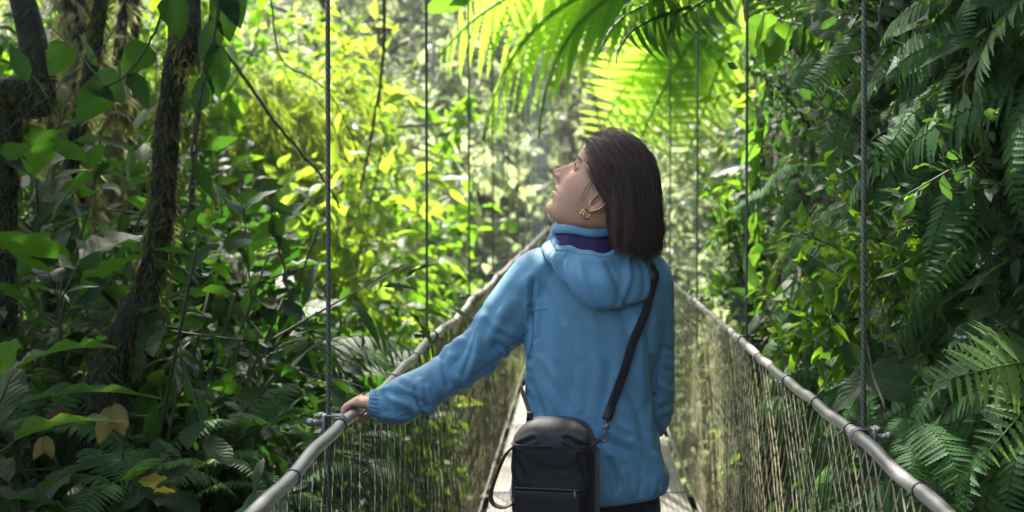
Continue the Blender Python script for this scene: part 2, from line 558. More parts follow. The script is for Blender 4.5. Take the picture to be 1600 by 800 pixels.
# side netting
DL, DR = -.455, .585
for side, X, S, D in (('l', XL, SL, DL), ('r', XR, SR, DR)):
    m = MB()
    y = .9
    while y < 46:
        step = (.020 if side == 'l' else .060) if y < 9 else (.045 if y < 18 else .10)
        y += step * rnd.uniform(.8, 1.2)
        lean = .10 * math.sin(y * 1.7 + (0 if side == 'l' else 2)) + rnd.uniform(-.008, .008)
        z0 = float(rail_z(y, S)) - .012
        t = np.linspace(0, 1, 5)
        bow = .012 * np.sin(PI * t) * (1 if side == 'l' else -1)
        pth = np.stack([X + (D - X) * t + bow + rnd.uniform(-.002, .002), y + lean * t + .002 * np.sin(t * 5 + y * 3), z0 * (1 - t) + .012 * t], -1)
        m.tube(pth, (.0009 if y < 9 else .0012 if y < 18 else .0022) * rnd.uniform(.7, 1.2), 3, cap=False)
    bobj(m, 'string_netting', M['string'])
    m = MB()
    pit = .075 if side == 'r' else .12
    for dr in (1, -1):
        y = 0.2
        while y < 40:
            y += pit if y < 14 else pit * 2.2
            if dr == -1 and rnd.random() < .25: continue
            t = np.linspace(0, 1, 9)
            yy = y + dr * 0.85 * t + .003 * np.sin(t * 21 + y * 7)
            xx = X + (D - X) * t + .01 * np.sin(PI * t) + .002 * np.sin(t * 17 + y)
            zz = (rail_z(y, S) - .015) * (1 - t) + .016 * t
            m.tube(np.stack([xx, yy, zz], -1), (.0021 if side == 'r' else .0014) if y < 8 else .0016 if y < 16 else .0024, 3, cap=False)
    bobj(m, 'wire_mesh', M['chain'])
    # lower edge rope
    yy = np.arange(-1, 46, .25)
    bobj(MB().tube(np.stack([D + 0 * yy, yy, .014 + .004 * np.sin(yy * 7)], -1), .008, 6), 'edge_rope', M['wire'])

# deck: worn grating panels
m_, nd, lk = new_mat('deck')
out = nd.new('ShaderNodeOutputMaterial'); tc = nd.new('ShaderNodeTexCoord')
sx = nd.new('ShaderNodeSeparateXYZ'); lk.new(tc.outputs['Object'], sx.inputs[0])
def _hole(o, k):
    return math_(nd, lk, 'SINE', math_(nd, lk, 'MULTIPLY', o, k))
hh = math_(nd, lk, 'MULTIPLY', _hole(sx.outputs[0], 2 * PI / .05), _hole(sx.outputs[1], 2 * PI / .05))
mr = nd.new('ShaderNodeMapRange'); mr.inputs[1].default_value = .42; mr.inputs[2].default_value = .6; lk.new(math_(nd, lk, 'ABSOLUTE', hh), mr.inputs[0])
no = N(nd, 'ShaderNodeTexNoise', i_Scale=7.0, i_Detail=6.0); lk.new(tc.outputs['Object'], no.inputs['Vector'])
mr2 = nd.new('ShaderNodeMapRange'); mr2.inputs[1].default_value = .35; mr2.inputs[2].default_value = .65; lk.new(no.outputs[0], mr2.inputs[0])
cc = mixc(nd, lk, mr2.outputs[0], (.07, .066, .052), (.20, .19, .16))
cc = mixc(nd, lk, mr.outputs[0], cc, (.03, .03, .025))
pr = N(nd, 'ShaderNodeBsdfPrincipled', i_Roughness=.55)
lk.new(cc, pr.inputs['Base Color']); lk.new(pr.outputs[0], out.inputs[0])
M['deck'] = m_
for k in range(24):
    y0 = -1.4 + k * 2.02
    d = bobj(MB().box(((DL + DR) / 2, y0 + 1.0, -.012 + rnd.uniform(-.002, .002)), ((DR - DL) / 2 - .03, 1.0, .012), bev=.004), 'deck_panel', M['deck'])
    MB().box(((DL + DR) / 2, y0 + .03, -.055), (.56, .03, .03), bev=.004).build('cross_beam', M['wire'], d)
for sg in (-.52, .65):
    d = bobj(MB().box((sg, 47.7, 1.2), (.09, .09, 3.2), bev=.02), 'end_post', M['cable'])

# ------------------------------------------------------------------ leaf shapes (unit length along +X, face +Z)
def leaf_tpl(nu=6, nv=4, W=.4, droop=.25, fold=.25, wave=0.0, peak=.42, tip=1.3, drip=True):
    u = np.linspace(0, 1, nu + 1); v = np.linspace(-1, 1, nv + 1)
    a = np.where(u < peak, np.sin(.5 * PI * np.clip(u / peak, 0, 1)) ** .75, np.cos(.5 * PI * np.clip((u - peak) / (1 - peak), 0, 1)) ** tip)
    a = np.maximum(a, .012)
    if drip: a[-1] = .008
    U, Vv = np.meshgrid(u, v, indexing='ij')
    w_ = W / 2 * a[:, None]
    X = U; Y = Vv * w_
    Z = fold * np.abs(Vv) * w_ - droop * U ** 2 + wave * np.sin(U * 7 * PI) * np.abs(Vv) * w_
    G = np.stack([X, Y, Z], -1)
    n, m = G.shape[:2]
    i, j = np.meshgrid(np.arange(n - 1), np.arange(m - 1), indexing='ij')
    F = np.stack([i * m + j, (i + 1) * m + j, (i + 1) * m + j + 1, i * m + j + 1], -1).reshape(-1, 4)
    UV = np.stack([U, Vv * .5 + .5], -1).reshape(-1, 2)
    return G.reshape(-1, 3), F, UV


L_BROAD = leaf_tpl(7, 4, .42, .22, .3, .15)
L_OVAL = leaf_tpl(6, 4, .52, .15, .22, .1, .5, .9)
L_LO = leaf_tpl(4, 2, .44, .2, .25)
L_NARROW = leaf_tpl(4, 2, .2, .3, .3, 0, .4, 1.2)
L_BLADE = leaf_tpl(4, 2, .07, .5, .2, 0, .3, 1.2)
L_MOSS = leaf_tpl(2, 2, .22, .5, .2, 0, .4, 1.0)


def rand_unit(n, zbias=0.0):
    v = rng.normal(size=(n, 3)); v[:, 2] += zbias
    return v / np.linalg.norm(v, axis=1, keepdims=True)


def strip(n, W, teeth=0.0, droop=.2, peak=.3, lobes=False):
    """one pinna: a strip of quads with toothed edges"""
    s = np.linspace(0, 1, n + 1)
    a = np.minimum(1, s / .08 + .35) * np.clip(1 - s ** 2.2, .02, 1)
    if teeth:
        a = a * np.where(np.arange(n + 1) % 2 == 0, 1.0, 1 - teeth)
    a[-1] = .02
    v = np.array([-1, 0, 1.0])
    U, V = np.meshgrid(s, v, indexing='ij')
    Y = V * (W / 2 * a)[:, None]
    X = U + (np.abs(V) * teeth * .5 / n)
    Z = -droop * U ** 2 + .25 * np.abs(Y)
    G = np.stack([X, Y, Z], -1)
    m = 3
    i, j = np.meshgrid(np.arange(n), np.arange(2), indexing='ij')
    F = np.stack([i * m + j, (i + 1) * m + j, (i + 1) * m + j + 1, i * m + j + 1], -1).reshape(-1, 4)
    return G.reshape(-1, 3), F, np.stack([U, V * .5 + .5], -1).reshape(-1, 2)


def frond_mesh(name, mat, npairs=22, plen=.22, tpl=None, rise=.5, droop=.9, sweep=.35, stalk=.12, profile='lance', jitter=.06, pdroop=.15, rach=.006, stem=None):
    """unit-length arching frond; rachis tube and pinnae in one mesh"""
    t = np.linspace(0, 1, 30)
    path = np.stack([t - .12 * t ** 3, 0 * t, rise * t - droop * t ** 2.2 * .6], -1)
    path[:, 1] = .03 * np.sin(t * 3)
    m = MB()
    m.tube(path, np.linspace(rach, rach * .3, 30), 5)
    tt = stalk + (1 - stalk) * (np.arange(npairs) + .5) / npairs
    if profile == 'lance':
        pl = np.sin(PI * np.clip((tt - stalk) / (1 - stalk), 0, 1) ** .7 * .93 + .12) ** .8
    else:
        pl = np.clip(1.05 - ((tt - stalk) / (1 - stalk)) ** 1.6, .06, 1) * np.minimum(1, .55 + (tt - stalk) * 4)
    px = np.stack([np.interp(tt, t, path[:, k]) for k in range(3)], -1)
    T = np.gradient(path, axis=0); T /= np.linalg.norm(T, axis=1, keepdims=True)
    tg = np.stack([np.interp(tt, t, T[:, k]) for k in range(3)], -1)
    for sg in (1, -1):
        n = len(tt)
        side = np.zeros((n, 3)); side[:, 1] = sg
        up = np.cross(tg, np.array([0, 1.0, 0])); up = np.where(up[:, 2:3] < 0, -up, up)
        d = side * math.cos(sweep) + tg * math.sin(sweep) * (1 + rng.normal(size=(n, 1)) * .1) + rng.normal(size=(n, 3)) * jitter - up * pdroop
        m.scatter(tpl, px + tg * (.3 * sg / npairs * .3), d, up + rng.normal(size=(n, 3)) * jitter * 1.5, plen * np.maximum(pl, .05) * rng.uniform(.9, 1.08, n))
    return m.data(name, mat)


P_SER = strip(14, .24, .45, .12)
P_SIMPLE = strip(6, .27, 0, .15)
P_COMB = strip(30, .19, .6, .12)
P_PALM = strip(6, .17, 0, .3)
P_STRAP = strip(6, .20, 0, .45)

FR = {}
FR['fern'] = [frond_mesh('frond', M['fern'], 22, .2, P_SER, .45, .8 + .3 * k, .3) for k in range(3)]
FR['pale'] = [frond_mesh('frond', M['fern_pale'], 20, .26, P_SER, .4, .8 + .4 * k, .35, profile='tri') for k in range(2)]
FR['sword'] = [frond_mesh('frond', M['fern'], 26, .15, P_SIMPLE, .35, .9 + .5 * k, .2) for k in range(3)]
FR['tree'] = [frond_mesh('frond', M['tree_fern'], 26, .27, P_COMB, .30, .75 + .2 * k, .40, .12, jitter=.04, pdroop=.05, rach=.011) for k in range(3)]
FR['palm'] = [frond_mesh('frond', M['leaf_dark'], 13, .34, P_PALM, .4, .8 + .3 * k, .55, .2, jitter=.08, rach=.008) for k in range(2)]
FR['split'] = [frond_mesh('frond', M['leaf_split'], 10, .42, P_STRAP, .15, 1.1 + .3 * k, .55, .06, profile='tri', jitter=.05, pdroop=.35, rach=.016) for k in range(2)]

# ------------------------------------------------------------------ plant builders (a thing = Empty + parts)
REG = []      # (root, base label, category, group, adjectives) - labelled at the end


def leafless():
    pass


def rot_to(normal, spin):
    """rotation taking +Z to the normal, spun about it"""
    q = Vector(normal).normalized().to_track_quat('Z', 'Y')
    return q @ Quaternion((0, 0, 1), spin)


def make_fern(name, key, nf, spread=.9, lift=.5):
    r = empty(name)
    ms = FR[key]
    for k in range(nf):
        o = bpy.data.objects.new('frond', ms[k % len(ms)])
        COL.objects.link(o); o.parent = r
        a = 2 * PI * k / nf + rnd.uniform(-.3, .3)
        o.rotation_euler = (rnd.uniform(-.25, .25), -rnd.uniform(.0, lift), a)
        s = rnd.uniform(.7, 1.1)
        o.scale = (s, s, s)
    return r


def make_broad(name, mat, nl, tpl, stem=.35, mats=None, upright=.7, size=(.8, 1.1)):
    """rosette or short stem with separate leaves"""
    r = empty(name)
    me = MB().add(*tpl).data('leaf', mat)
    for k in range(nl):
        o = bpy.data.objects.new('leaf', me); COL.objects.link(o); o.parent = r
        a = k * 2.4 + rnd.uniform(-.3, .3)
        h = stem * (k + .6) / nl
        rr = stem * .32
        base = Vector((rr * math.cos(a), rr * math.sin(a), h + rr * .5))
        o.location = base
        o.rotation_euler = (rnd.uniform(-.3, .3), -upright + rnd.uniform(-.3, .5), a)
        s = rnd.uniform(*size) * .5
        o.scale = (s, s, s)
        pt = MB().tube(smooth_path([(0, 0, h * .55), (base.x * .5, base.y * .5, h * .8 + .02), base], 6), [.006, .005, .005, .004, .004, .003], 5)
        pt.build('petiole', M['stem'], r)
    MB().tube([(0, 0, -.15), (0, 0, stem * .9)], [.010, .006], 6).build('stem', M['stem'], r)
    return r


def foliage(m, twigs, tpl, lsize, per=8, droop=.25, spread=.8):
    """leaves alternate along twigs [(p0, p1), ...]"""
    A = np.array([t[0] for t in twigs]); B = np.array([t[1] for t in twigs])
    n = len(A)
    k = np.tile(np.linspace(.12, 1, per), n) + rng.uniform(-.05, .05, n * per)
    a = np.repeat(A, per, 0); b = np.repeat(B, per, 0)
    d = b - a
    L = np.linalg.norm(d, axis=1, keepdims=True)
    p = a + d * k[:, None]
    p[:, 2] -= droop * .35 * L[:, 0] * k ** 2
    f = d / L * .7 + rand_unit(n * per) * spread
    f[:, 2] -= droop
    up = rand_unit(n * per, 1.6)
    pick = rng.integers(0, 4, n * per); sz = lsize * rng.uniform(.5, 1.25, n * per)
    V, F, U = tpl
    for q, (bd, ws, wv) in enumerate(((0, 1, 0), (.28, .82, 0), (-.12, 1.1, .05), (.12, .9, .11))):
        V2 = V.copy(); V2[:, 1] *= ws; V2[:, 2] += -bd * V[:, 0] ** 2 + wv * np.sin(V[:, 0] * 9) * np.sign(V[:, 1]) * .5
        k_ = pick == q
        m.scatter((V2, F, U), p[k_], f[k_], up[k_], sz[k_])


def make_shrub(name, h, r, nst, ntw, tpl, lsize, mat, per=8, droop=.25, low=.25, twigl=.5, stem_mat='stem', lean=0.0):
    root = empty(name)
    sm = MB(); twigs = []
    for k in range(nst):
        a = rnd.uniform(0, 2 * PI); q = r * rnd.uniform(.2, .75)
        top = (q * math.cos(a) + lean, q * math.sin(a), h * rnd.uniform(.7, 1.0))
        pth = smooth_path([(rnd.uniform(-.05, .05), rnd.uniform(-.05, .05), -.3), (top[0] * .25, top[1] * .25, top[2] * .45), top], 14)
        sm.tube(pth, np.linspace(.011, .004, 14) * (h / 1.8) ** .5, 6)
        for q in range(ntw // nst):
            t = rnd.uniform(low, 1)
            i = min(13, int(t * 13)); p0 = pth[i]
            d = rand_unit(1, .35)[0]
            p1 = p0 + d * r * twigl * rnd.uniform(.5, 1.2)
            twigs.append((p0, p1))
            if rnd.random() < .5:
                sm.tube(np.linspace(p0, p1, 3), [.004, .003, .002], 4, cap=False)
    m = MB(); foliage(m, twigs, tpl, lsize, per, droop)
    m.build('foliage', mat, root)
    sm.build('stems', M[stem_mat], root)
    return root


def make_tree(name, h, r, ncl, tpl, lsize, mat, trunk_r=.12, clear=.4, per=9, tw=9, bark='bark', droop=.3, flat=.6):
    root = empty(name)
    tm = MB()
    path = smooth_path([(0, 0, -.8), (rnd.uniform(-.2, .2), rnd.uniform(-.2, .2), h * .4), (rnd.uniform(-.4, .4), rnd.uniform(-.4, .4), h * .9)], 20)
    nz = 1 + .12 * rng.normal(size=(20, 10))
    tm.tube(path, np.linspace(trunk_r, trunk_r * .35, 20), 10, noise=nz)
    twigs = []
    for k in range(ncl):
        t = rnd.uniform(clear, 1.0)
        p0 = path[min(19, int(t * 19))]
        a = rnd.uniform(0, 2 * PI); rr = r * rnd.uniform(.3, 1.0) * (1.15 - .5 * abs(t - .6))
        c = p0 + np.array([rr * math.cos(a), rr * math.sin(a), rnd.uniform(-.1, .5) * r * flat])
        tm.tube(smooth_path([p0, (p0 + c) / 2 + np.array([0, 0, .1 * r]), c], 6), np.linspace(trunk_r * .3, .01, 6), 5, cap=False)
        for q in range(tw):
            e = c + rand_unit(1)[0] * np.array([1, 1, flat]) * r * .38 * rnd.uniform(.4, 1.2)
            twigs.append((c * .7 + p0 * .3 if rnd.random() < .2 else c, e))
    m = MB(); foliage(m, twigs, tpl, lsize, per, droop, 1.0)
    m.build('crown', mat, root)
    tm.build('trunk', M[bark], root)
    return root


def make_bamboo(name, h, mat, n=9, lsize=.22):
    """thin arching canes with drooping narrow leaves"""
    root = empty(name); cm = MB(); twigs = []
    for k in range(n):
        a = rnd.uniform(0, 2 * PI); q = rnd.uniform(.3, .9)
        pth = smooth_path([(rnd.uniform(-.2, .2), rnd.uniform(-.2, .2), -.3), (.3 * q * math.cos(a), .3 * q * math.sin(a), h * .6), (q * math.cos(a), q * math.sin(a), h * rnd.uniform(.9, 1.0)), (1.5 * q * math.cos(a), 1.5 * q * math.sin(a), h * .82)], 22)
        cm.tube(pth, np.linspace(.012, .003, 22), 5)
        for i in range(5, 22):
            for q2 in range(4):
                d = rand_unit(1, -.2)[0]
                twigs.append((pth[i], pth[i] + d * .38 * rnd.uniform(.5, 1.2)))
    m = MB(); foliage(m, twigs, L_NARROW if lsize < .15 else L_BLADE, lsize, 8, .7, .55)
    m.build('foliage', mat, root); cm.build('canes', M['stem_green'], root)
    return root


class Kind:
    def __init__(s, make, base, cat, group):
        s.protos = make; s.i = 0; s.used = [False] * len(make)
        s.base, s.cat, s.group = base, cat, group

    def put(s, loc, rot=None, size=1.0, which=None, extra=None):
        k = (s.i if which is None else which) % len(s.protos); s.i += 1
        if not s.used[k]:
            o = s.protos[k]; s.used[k] = True
        else:
            o = copy_thing(s.protos[k])
        o.location = loc
        o.rotation_mode = 'QUATERNION'
        o.rotation_quaternion = rot if rot is not None else Quaternion((0, 0, 1), rnd.uniform(0, 2 * PI))
        o.scale = (size, size, size)
        REG.append([o, s.base, s.cat, s.group, extra])
        return o

    def done(s):
        for k, u in enumerate(s.used):
            if not u:
                for c in list(s.protos[k].children_recursive) + [s.protos[k]]:
                    bpy.data.objects.remove(c)


# ------------------------------------------------------------------ far side: forest as one mass on the hill, trees in front
def far_mass():
    m = MB()
    n = 15000
    x = rng.uniform(-26, 26, n); y = rng.uniform(34, 62, n)
    z = ground(x, y) + rng.uniform(0, 3.5, n) ** 1.0
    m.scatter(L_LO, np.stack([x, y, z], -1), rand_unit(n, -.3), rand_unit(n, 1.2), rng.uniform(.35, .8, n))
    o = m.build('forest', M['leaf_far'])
    tag(o, 'far hillside forest closing the view beyond the bridge', 'forest', kind='stuff')


far_mass()
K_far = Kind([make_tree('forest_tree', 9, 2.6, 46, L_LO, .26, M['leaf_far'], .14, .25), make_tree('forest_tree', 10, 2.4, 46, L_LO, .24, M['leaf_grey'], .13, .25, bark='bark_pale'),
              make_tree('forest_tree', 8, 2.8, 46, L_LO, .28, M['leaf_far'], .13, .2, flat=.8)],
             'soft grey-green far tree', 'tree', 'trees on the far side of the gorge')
for k in range(34):
    d = 19 + 17 * (k / 34) ** .8 + rnd.uniform(-1, 1)
    u = 520 + 720 * ((k * .618) % 1)
    x = (u - U0) / FPX * d
    if abs(x - .05) < 2.6:                      # keep the bridge's way clear
        x += 2.9 * (1 if x > .05 else -1)
    K_far.put((x, d, gz(x, d)), None, rnd.uniform(.75, 1.15))
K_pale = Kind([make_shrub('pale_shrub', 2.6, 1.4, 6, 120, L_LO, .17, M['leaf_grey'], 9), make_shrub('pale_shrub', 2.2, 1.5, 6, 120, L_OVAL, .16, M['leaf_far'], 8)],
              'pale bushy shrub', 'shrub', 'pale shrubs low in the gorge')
for k in range(30):
    d = rnd.uniform(12, 24)
    u = rnd.choice([rnd.uniform(560, 800), rnd.uniform(1040, 1230)])
    x = (u - U0) / FPX * d
    x = min(x, -1.9) if x < 0 else max(x, 1.9)
    z = CZ + (V0 - rnd.uniform(430, 760)) / FPX * d
    K_pale.put((x, d, max(gz(x, d), z - 2.2)), None, rnd.uniform(.8, 1.2))

# ------------------------------------------------------------------ sunlit thicket left of the bridge
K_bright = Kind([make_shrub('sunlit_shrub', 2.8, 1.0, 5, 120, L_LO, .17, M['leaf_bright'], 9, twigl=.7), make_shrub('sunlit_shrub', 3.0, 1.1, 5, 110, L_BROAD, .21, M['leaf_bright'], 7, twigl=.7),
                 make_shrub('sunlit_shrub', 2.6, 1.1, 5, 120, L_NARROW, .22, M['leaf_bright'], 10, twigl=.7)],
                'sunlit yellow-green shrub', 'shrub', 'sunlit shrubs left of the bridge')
K_green = Kind([make_shrub('green_shrub', 2.8, 1.0, 5, 110, L_BROAD, .17, M['leaf_mid'], 8, twigl=.7), make_shrub('green_shrub', 2.7, 1.0, 5, 110, L_LO, .19, M['leaf_mid'], 8, twigl=.7)],
               'mid-green thicket shrub', 'shrub', 'green shrubs of the thicket')
K_bamboo = Kind([make_bamboo('bamboo_clump', 3.4, M['leaf_bamboo'], 9, .26), make_bamboo('bamboo_clump', 3.2, M['leaf_bamboo'], 9, .14)],
                'feathery yellow-green bamboo clump', 'bamboo', 'bamboo clumps in the sunlit thicket')
K_mid = Kind([make_tree('slender_tree', 7, 1.7, 40, L_LO, .2, M['leaf_mid'], .07, .3, 9, 8), make_tree('slender_tree', 7.5, 1.6, 40, L_LO, .18, M['leaf_bright'], .07, .3, 9, 8)],
             'slender green tree', 'tree', 'slender trees of the sunlit thicket')
sp = [(350, 12, 300), (430, 10, 330), (470, 9, 420), (530, 9, 400), (585, 11, 420), (530, 12, 250), (480, 13, 150), (420, 12, 180), (330, 9, 450),
      (560, 14, 150), (560, 9.5, 560), (300, 11, 120), (600, 12, 520), (480, 10, 560), (390, 9, 560), (250, 10, 300), (560, 14, 320),
      (180, 10, 250), (100, 9, 350), (540, 8.5, 640), (610, 9.5, 640), (620, 8, 760), (440, 8, 680), (360, 11, 30), (460, 12, 40), (240, 9, 60)]
for k, (u, d, v) in enumerate(sp):
    x = (u - U0) / FPX * d
    z = CZ + (V0 - v) / FPX * d
    x = min(x, -1.7)
    (K_bright if k % 2 and u > 380 else K_green).put((x, d, z - 1.9), None, rnd.uniform(.75, 1.05))
for u, d, v in [(350, 10, 120), (450, 11, 160)]:
    x = (u - U0) / FPX * d
    K_bamboo.put((x, d, CZ + (V0 - v) / FPX * d - 2.7), None, rnd.uniform(.8, 1.0))
for u, d in [(-60, 9), (-200, 12), (20, 14), (300, 13), (420, 15), (520, 17), (200, 12), (80, 12), (480, 14)]:
    x = (u - U0) / FPX * d
    K_mid.put((x, d, gz(x, d) - .5), None, rnd.uniform(.9, 1.2))

# right end of the bank, sunlit
K_edge = Kind([make_shrub('broadleaf_shrub', 2.2, .7, 4, 64, L_BROAD, .22, M['leaf_mid'], 7, twigl=.7), make_shrub('broadleaf_shrub', 2.2, .75, 4, 64, L_OVAL, .2, M['leaf_bright'], 7, twigl=.7)],
              'backlit bank-end shrub', 'shrub', 'shrubs at the far end of the bank')
for u, d, v in [(1250, 8.5, 60), (1240, 7.8, 200), (1225, 9, 330), (1225, 8.5, 440), (1235, 7.5, 560), (1270, 7, 80), (1245, 7, 320), (1260, 9, -60), (1290, 6.6, 200), (1205, 9, 540)]:
    x = (u - U0) / FPX * d
    K_edge.put((x, d, CZ + (V0 - v) / FPX * d - 1.3), None, rnd.uniform(.5, .7))

# ------------------------------------------------------------------ tree ferns over the bridge's right side
tf = empty('tree_fern', (1.25, 9.6, 1.6))
tag(tf, 'tree fern with bright lacy fronds reaching over the bridge', 'tree fern', 'tree ferns over the bridge')
TM = MB(); pth = smooth_path([(1.7, .8, -5.5), (1.3, .5, -2.5), (.6, .2, -.4), (0, 0, 1.5)], 24)
TM.tube(pth, np.linspace(.11, .075, 24), 12, noise=1 + .15 * rng.normal(size=(24, 12)))
TM.build('trunk', M['bark'], tf)


def aim_frond(parent, key, base, tip, roll=0.0, which=0, mat=None, rise=None):
    """a frond from base to tip (both in the parent's space)"""
    me = FR[key][which % len(FR[key])]
    o = bpy.data.objects.new('frond', me); COL.objects.link(o); o.parent = parent
    a, b = Vector(base), Vector(tip)
    d = b - a
    L = d.length / .92
    x = d.normalized()
    up = Vector((0, 0, 1)); y = up.cross(x).normalized(); z = x.cross(y)
    R_ = Matrix((x, y, z)).transposed().to_4x4()
    # the unit frond ends at (0.88, 0, rise - .6 droop): turn that chord on to the aim
    vv = np.zeros(len(me.vertices) * 3); me.vertices.foreach_get('co', vv); vv = vv.reshape(-1, 3)
    e = vv[np.argmax(vv[:, 0])]
    ang = math.atan2(e[2], e[0])
    o.matrix_local = Matrix.Translation(a) @ R_ @ Matrix.Rotation(ang, 4, 'Y') @ Matrix.Rotation(roll, 4, 'X') @ Matrix.Diagonal((L / max(e[0], .5) * .92,) * 3).to_4x4()
    return o


hub = Vector(tf.location)
top = Vector((0, 0, 1.5))
for k, (u, v, d, roll) in enumerate([(680, 120, 8.8, .75), (725, 265, 8.4, .75), (830, 245, 8.9, .7), (740, 20, 9.6, .8), (985, 245, 10.3, .7), (1065, 285, 10.2, .65), (1330, -30, 9.9, 0), (860, 110, 9.8, .8), (1140, 260, 10.0, .6), (1020, 130, 10.6, .75)]):
    aim_frond(tf, 'tree', top + Vector((rnd.uniform(-.05, .05), 0, 0)), P(u, v, d) - hub, roll, k)
tf2 = empty('tree_fern', (2.1, 12.6, 2.2))
tag(tf2, 'paler second tree fern behind, its fronds against the far forest', 'tree fern', 'tree ferns over the bridge')
MB().tube(smooth_path([(0.3, .6, -6), (.1, .3, -2), (0, 0, 1.6)], 24), np.linspace(.12, .09, 24), 12, noise=1 + .15 * rng.normal(size=(24, 12))).build('trunk', M['bark'], tf2)
for k, (u, v, d) in enumerate([(830, 90, 12.5), (880, 0, 12.2), (1330, 60, 12), (960, 20, 12.8)]):
    aim_frond(tf2, 'tree', (0, 0, 1.6), P(u, v, d) - Vector(tf2.location), rnd.uniform(.4, .9), k + 1)

# dark split-leaf climber at the top
sp = empty('split_leaf_climber', P(1105, -60, 5.2))
tag(sp, 'climber with big dark green split leaves hanging at the top', 'climbing plant')
for k, (bu, bv, u, v, roll) in enumerate([(1075, -10, 955, 130, 1.1), (1080, 10, 990, 175, 1.3), (1120, -10, 1060, 130, 1.4), (1150, -20, 1100, 145, 1.6), (1170, -10, 1165, 130, 1.5), (1060, -30, 985, 50, .9), (1190, -20, 1200, 110, 1.4)]):
    d = 5.0 + rnd.uniform(-.25, .25)
    aim_frond(sp, 'split', P(bu, bv, d) - sp.location, P(u, v, d - .05) - sp.location, roll, k)
MB().tube([P(1045, -40, 5.1) - sp.location, P(1110, -20, 5.2) - sp.location, P(1190, -35, 5.3) - sp.location, P(1320, -80, 5.2) - sp.location], .012, 8).build('stem', M['stem'], sp)

# ------------------------------------------------------------------ left: trunks and shade trees
def trunk_tree(name, pts, rad, label, moss=900, crown=None, mossmat='moss', flare=None, msize=.035):
    """pts: [(u, v, d), ...] from the bottom up; continues to a crown above"""
    w_ = [P(*p) for p in pts]
    base = Vector(w_[0])
    root = empty(name, base); tag(root, label, 'tree', 'mossy trunks on the left bank')
    top = w_[-1]
    pth = [Vector(q) - base for q in w_]
    if crown:
        pth.append(Vector(crown[0]) - base)
    pth = smooth_path(pth, 60)
    rr = np.full(60, rad) * np.linspace(1.15, .9, 60)
    if flare:
        rr = rr * (1 + flare * np.exp(-np.linspace(0, 9, 60)))
    nz = 1 + .16 * rng.normal(size=(60, 12)); nz = (nz + np.roll(nz, 1, 0) + np.roll(nz, 1, 1)) / 3
    tm = MB().tube(pth, rr, 12, noise=nz)
    if moss:
        mm = MB()
        n = moss
        t = rng.uniform(0, .9, n); i = (t * 59).astype(int)
        a = rng.uniform(0, 2 * PI, n)
        dr = np.stack([np.cos(a), np.sin(a), 0 * a], -1)
        p = pth[i] + dr * (rr[i] * .95)[:, None] + rng.normal(size=(n, 3)) * [0, 0, .03]
        f = dr * .7 + rng.normal(size=(n, 3)) * .35; f[:, 2] -= .6
        mm.scatter(L_MOSS, p, f, dr + [0, 0, .4], msize * rng.uniform(.4, 1.6, n))
        mm.build('moss', M[mossmat], root)
    if crown:
        c, R_, nl = Vector(crown[0]) - base, crown[1], crown[2]
        twigs = []
        for k in range(nl):
            o = rand_unit(1)[0] * np.array([1, 1, .45]) * R_ * rnd.uniform(.25, 1)
            q = np.array(c) + o
            if k % 2 == 0:
                tm.tube(smooth_path([pth[-6], np.array(c) + o * .5 + [0, 0, .1], q], 6), np.linspace(rad * .4, .01, 6), 5, cap=False)
            for j in range(7):
                twigs.append((q, q + rand_unit(1)[0] * [1, 1, .6] * R_ * .22))
        m = MB(); foliage(m, twigs, L_LO, .2, 8, .3, 1)
        m.build('crown', M['leaf_mid'], root)
    tm.build('trunk', M['bark'], root)
    return root


trunk_tree('mossy_tree', [(5, 760, 4.6), (2, 400, 4.6), (12, 150, 4.6), (22, -60, 4.6)], .048, 'dark mossy trunk at the far left edge', 3600, ((-3.6, 5.2, 7.2), 2.5, 46))
trunk_tree('mossy_tree', [(150, 700, 4.2), (175, 560, 4.2), (232, 450, 4.2), (252, 330, 4.2), (262, 200, 4.2), (285, 0, 4.2), (292, -120, 4.2)], .036, 'dark leaning trunk with a spreading mossy foot, left of the nearest suspender cable', 2600, ((-2.0, 6.2, 7.6), 2.5, 46), flare=1.4)
trunk_tree('mossy_tree', [(120, 640, 6.3), (112, 300, 6.3), (100, 140, 6.3), (95, -80, 6.3)], .06, 'pale sunlit trunk hung with thick shaggy moss, behind the far left trunk', 5200, ((-4.6, 8.2, 7.8), 2.3, 40), 'moss_sunlit', msize=.10)
trunk_tree('mossy_tree', [(165, 640, 6.8), (170, 360, 6.8), (178, 180, 6.8), (200, -60, 6.8)], .028, 'thin pale trunk with patchy moss between two dark trunks', 3000, ((-2.4, 8.6, 8.0), 2.2, 40), 'moss_sunlit', msize=.075)
trunk_tree('mossy_tree', [(192, 640, 7.2), (196, 360, 7.2), (208, 100, 7.2), (212, -60, 7.2)], .026, 'thin dark trunk right beside the patchy pale one', 1500, None)
trunk_tree('mossy_tree', [(330, 520, 6.4), (300, 300, 6.4), (318, 120, 6.4), (345, -80, 6.4)], .014, 'sapling-thin bare trunk right of the leaning mossy trunk', 300, None)
trunk_tree('mossy_tree', [(60, 700, 5.4), (85, 420, 5.4), (118, 220, 5.4), (150, 60, 5.4), (160, -80, 5.4)], .03, 'slanting mossy trunk crossing in front of the shaggy pale one', 1800, None)
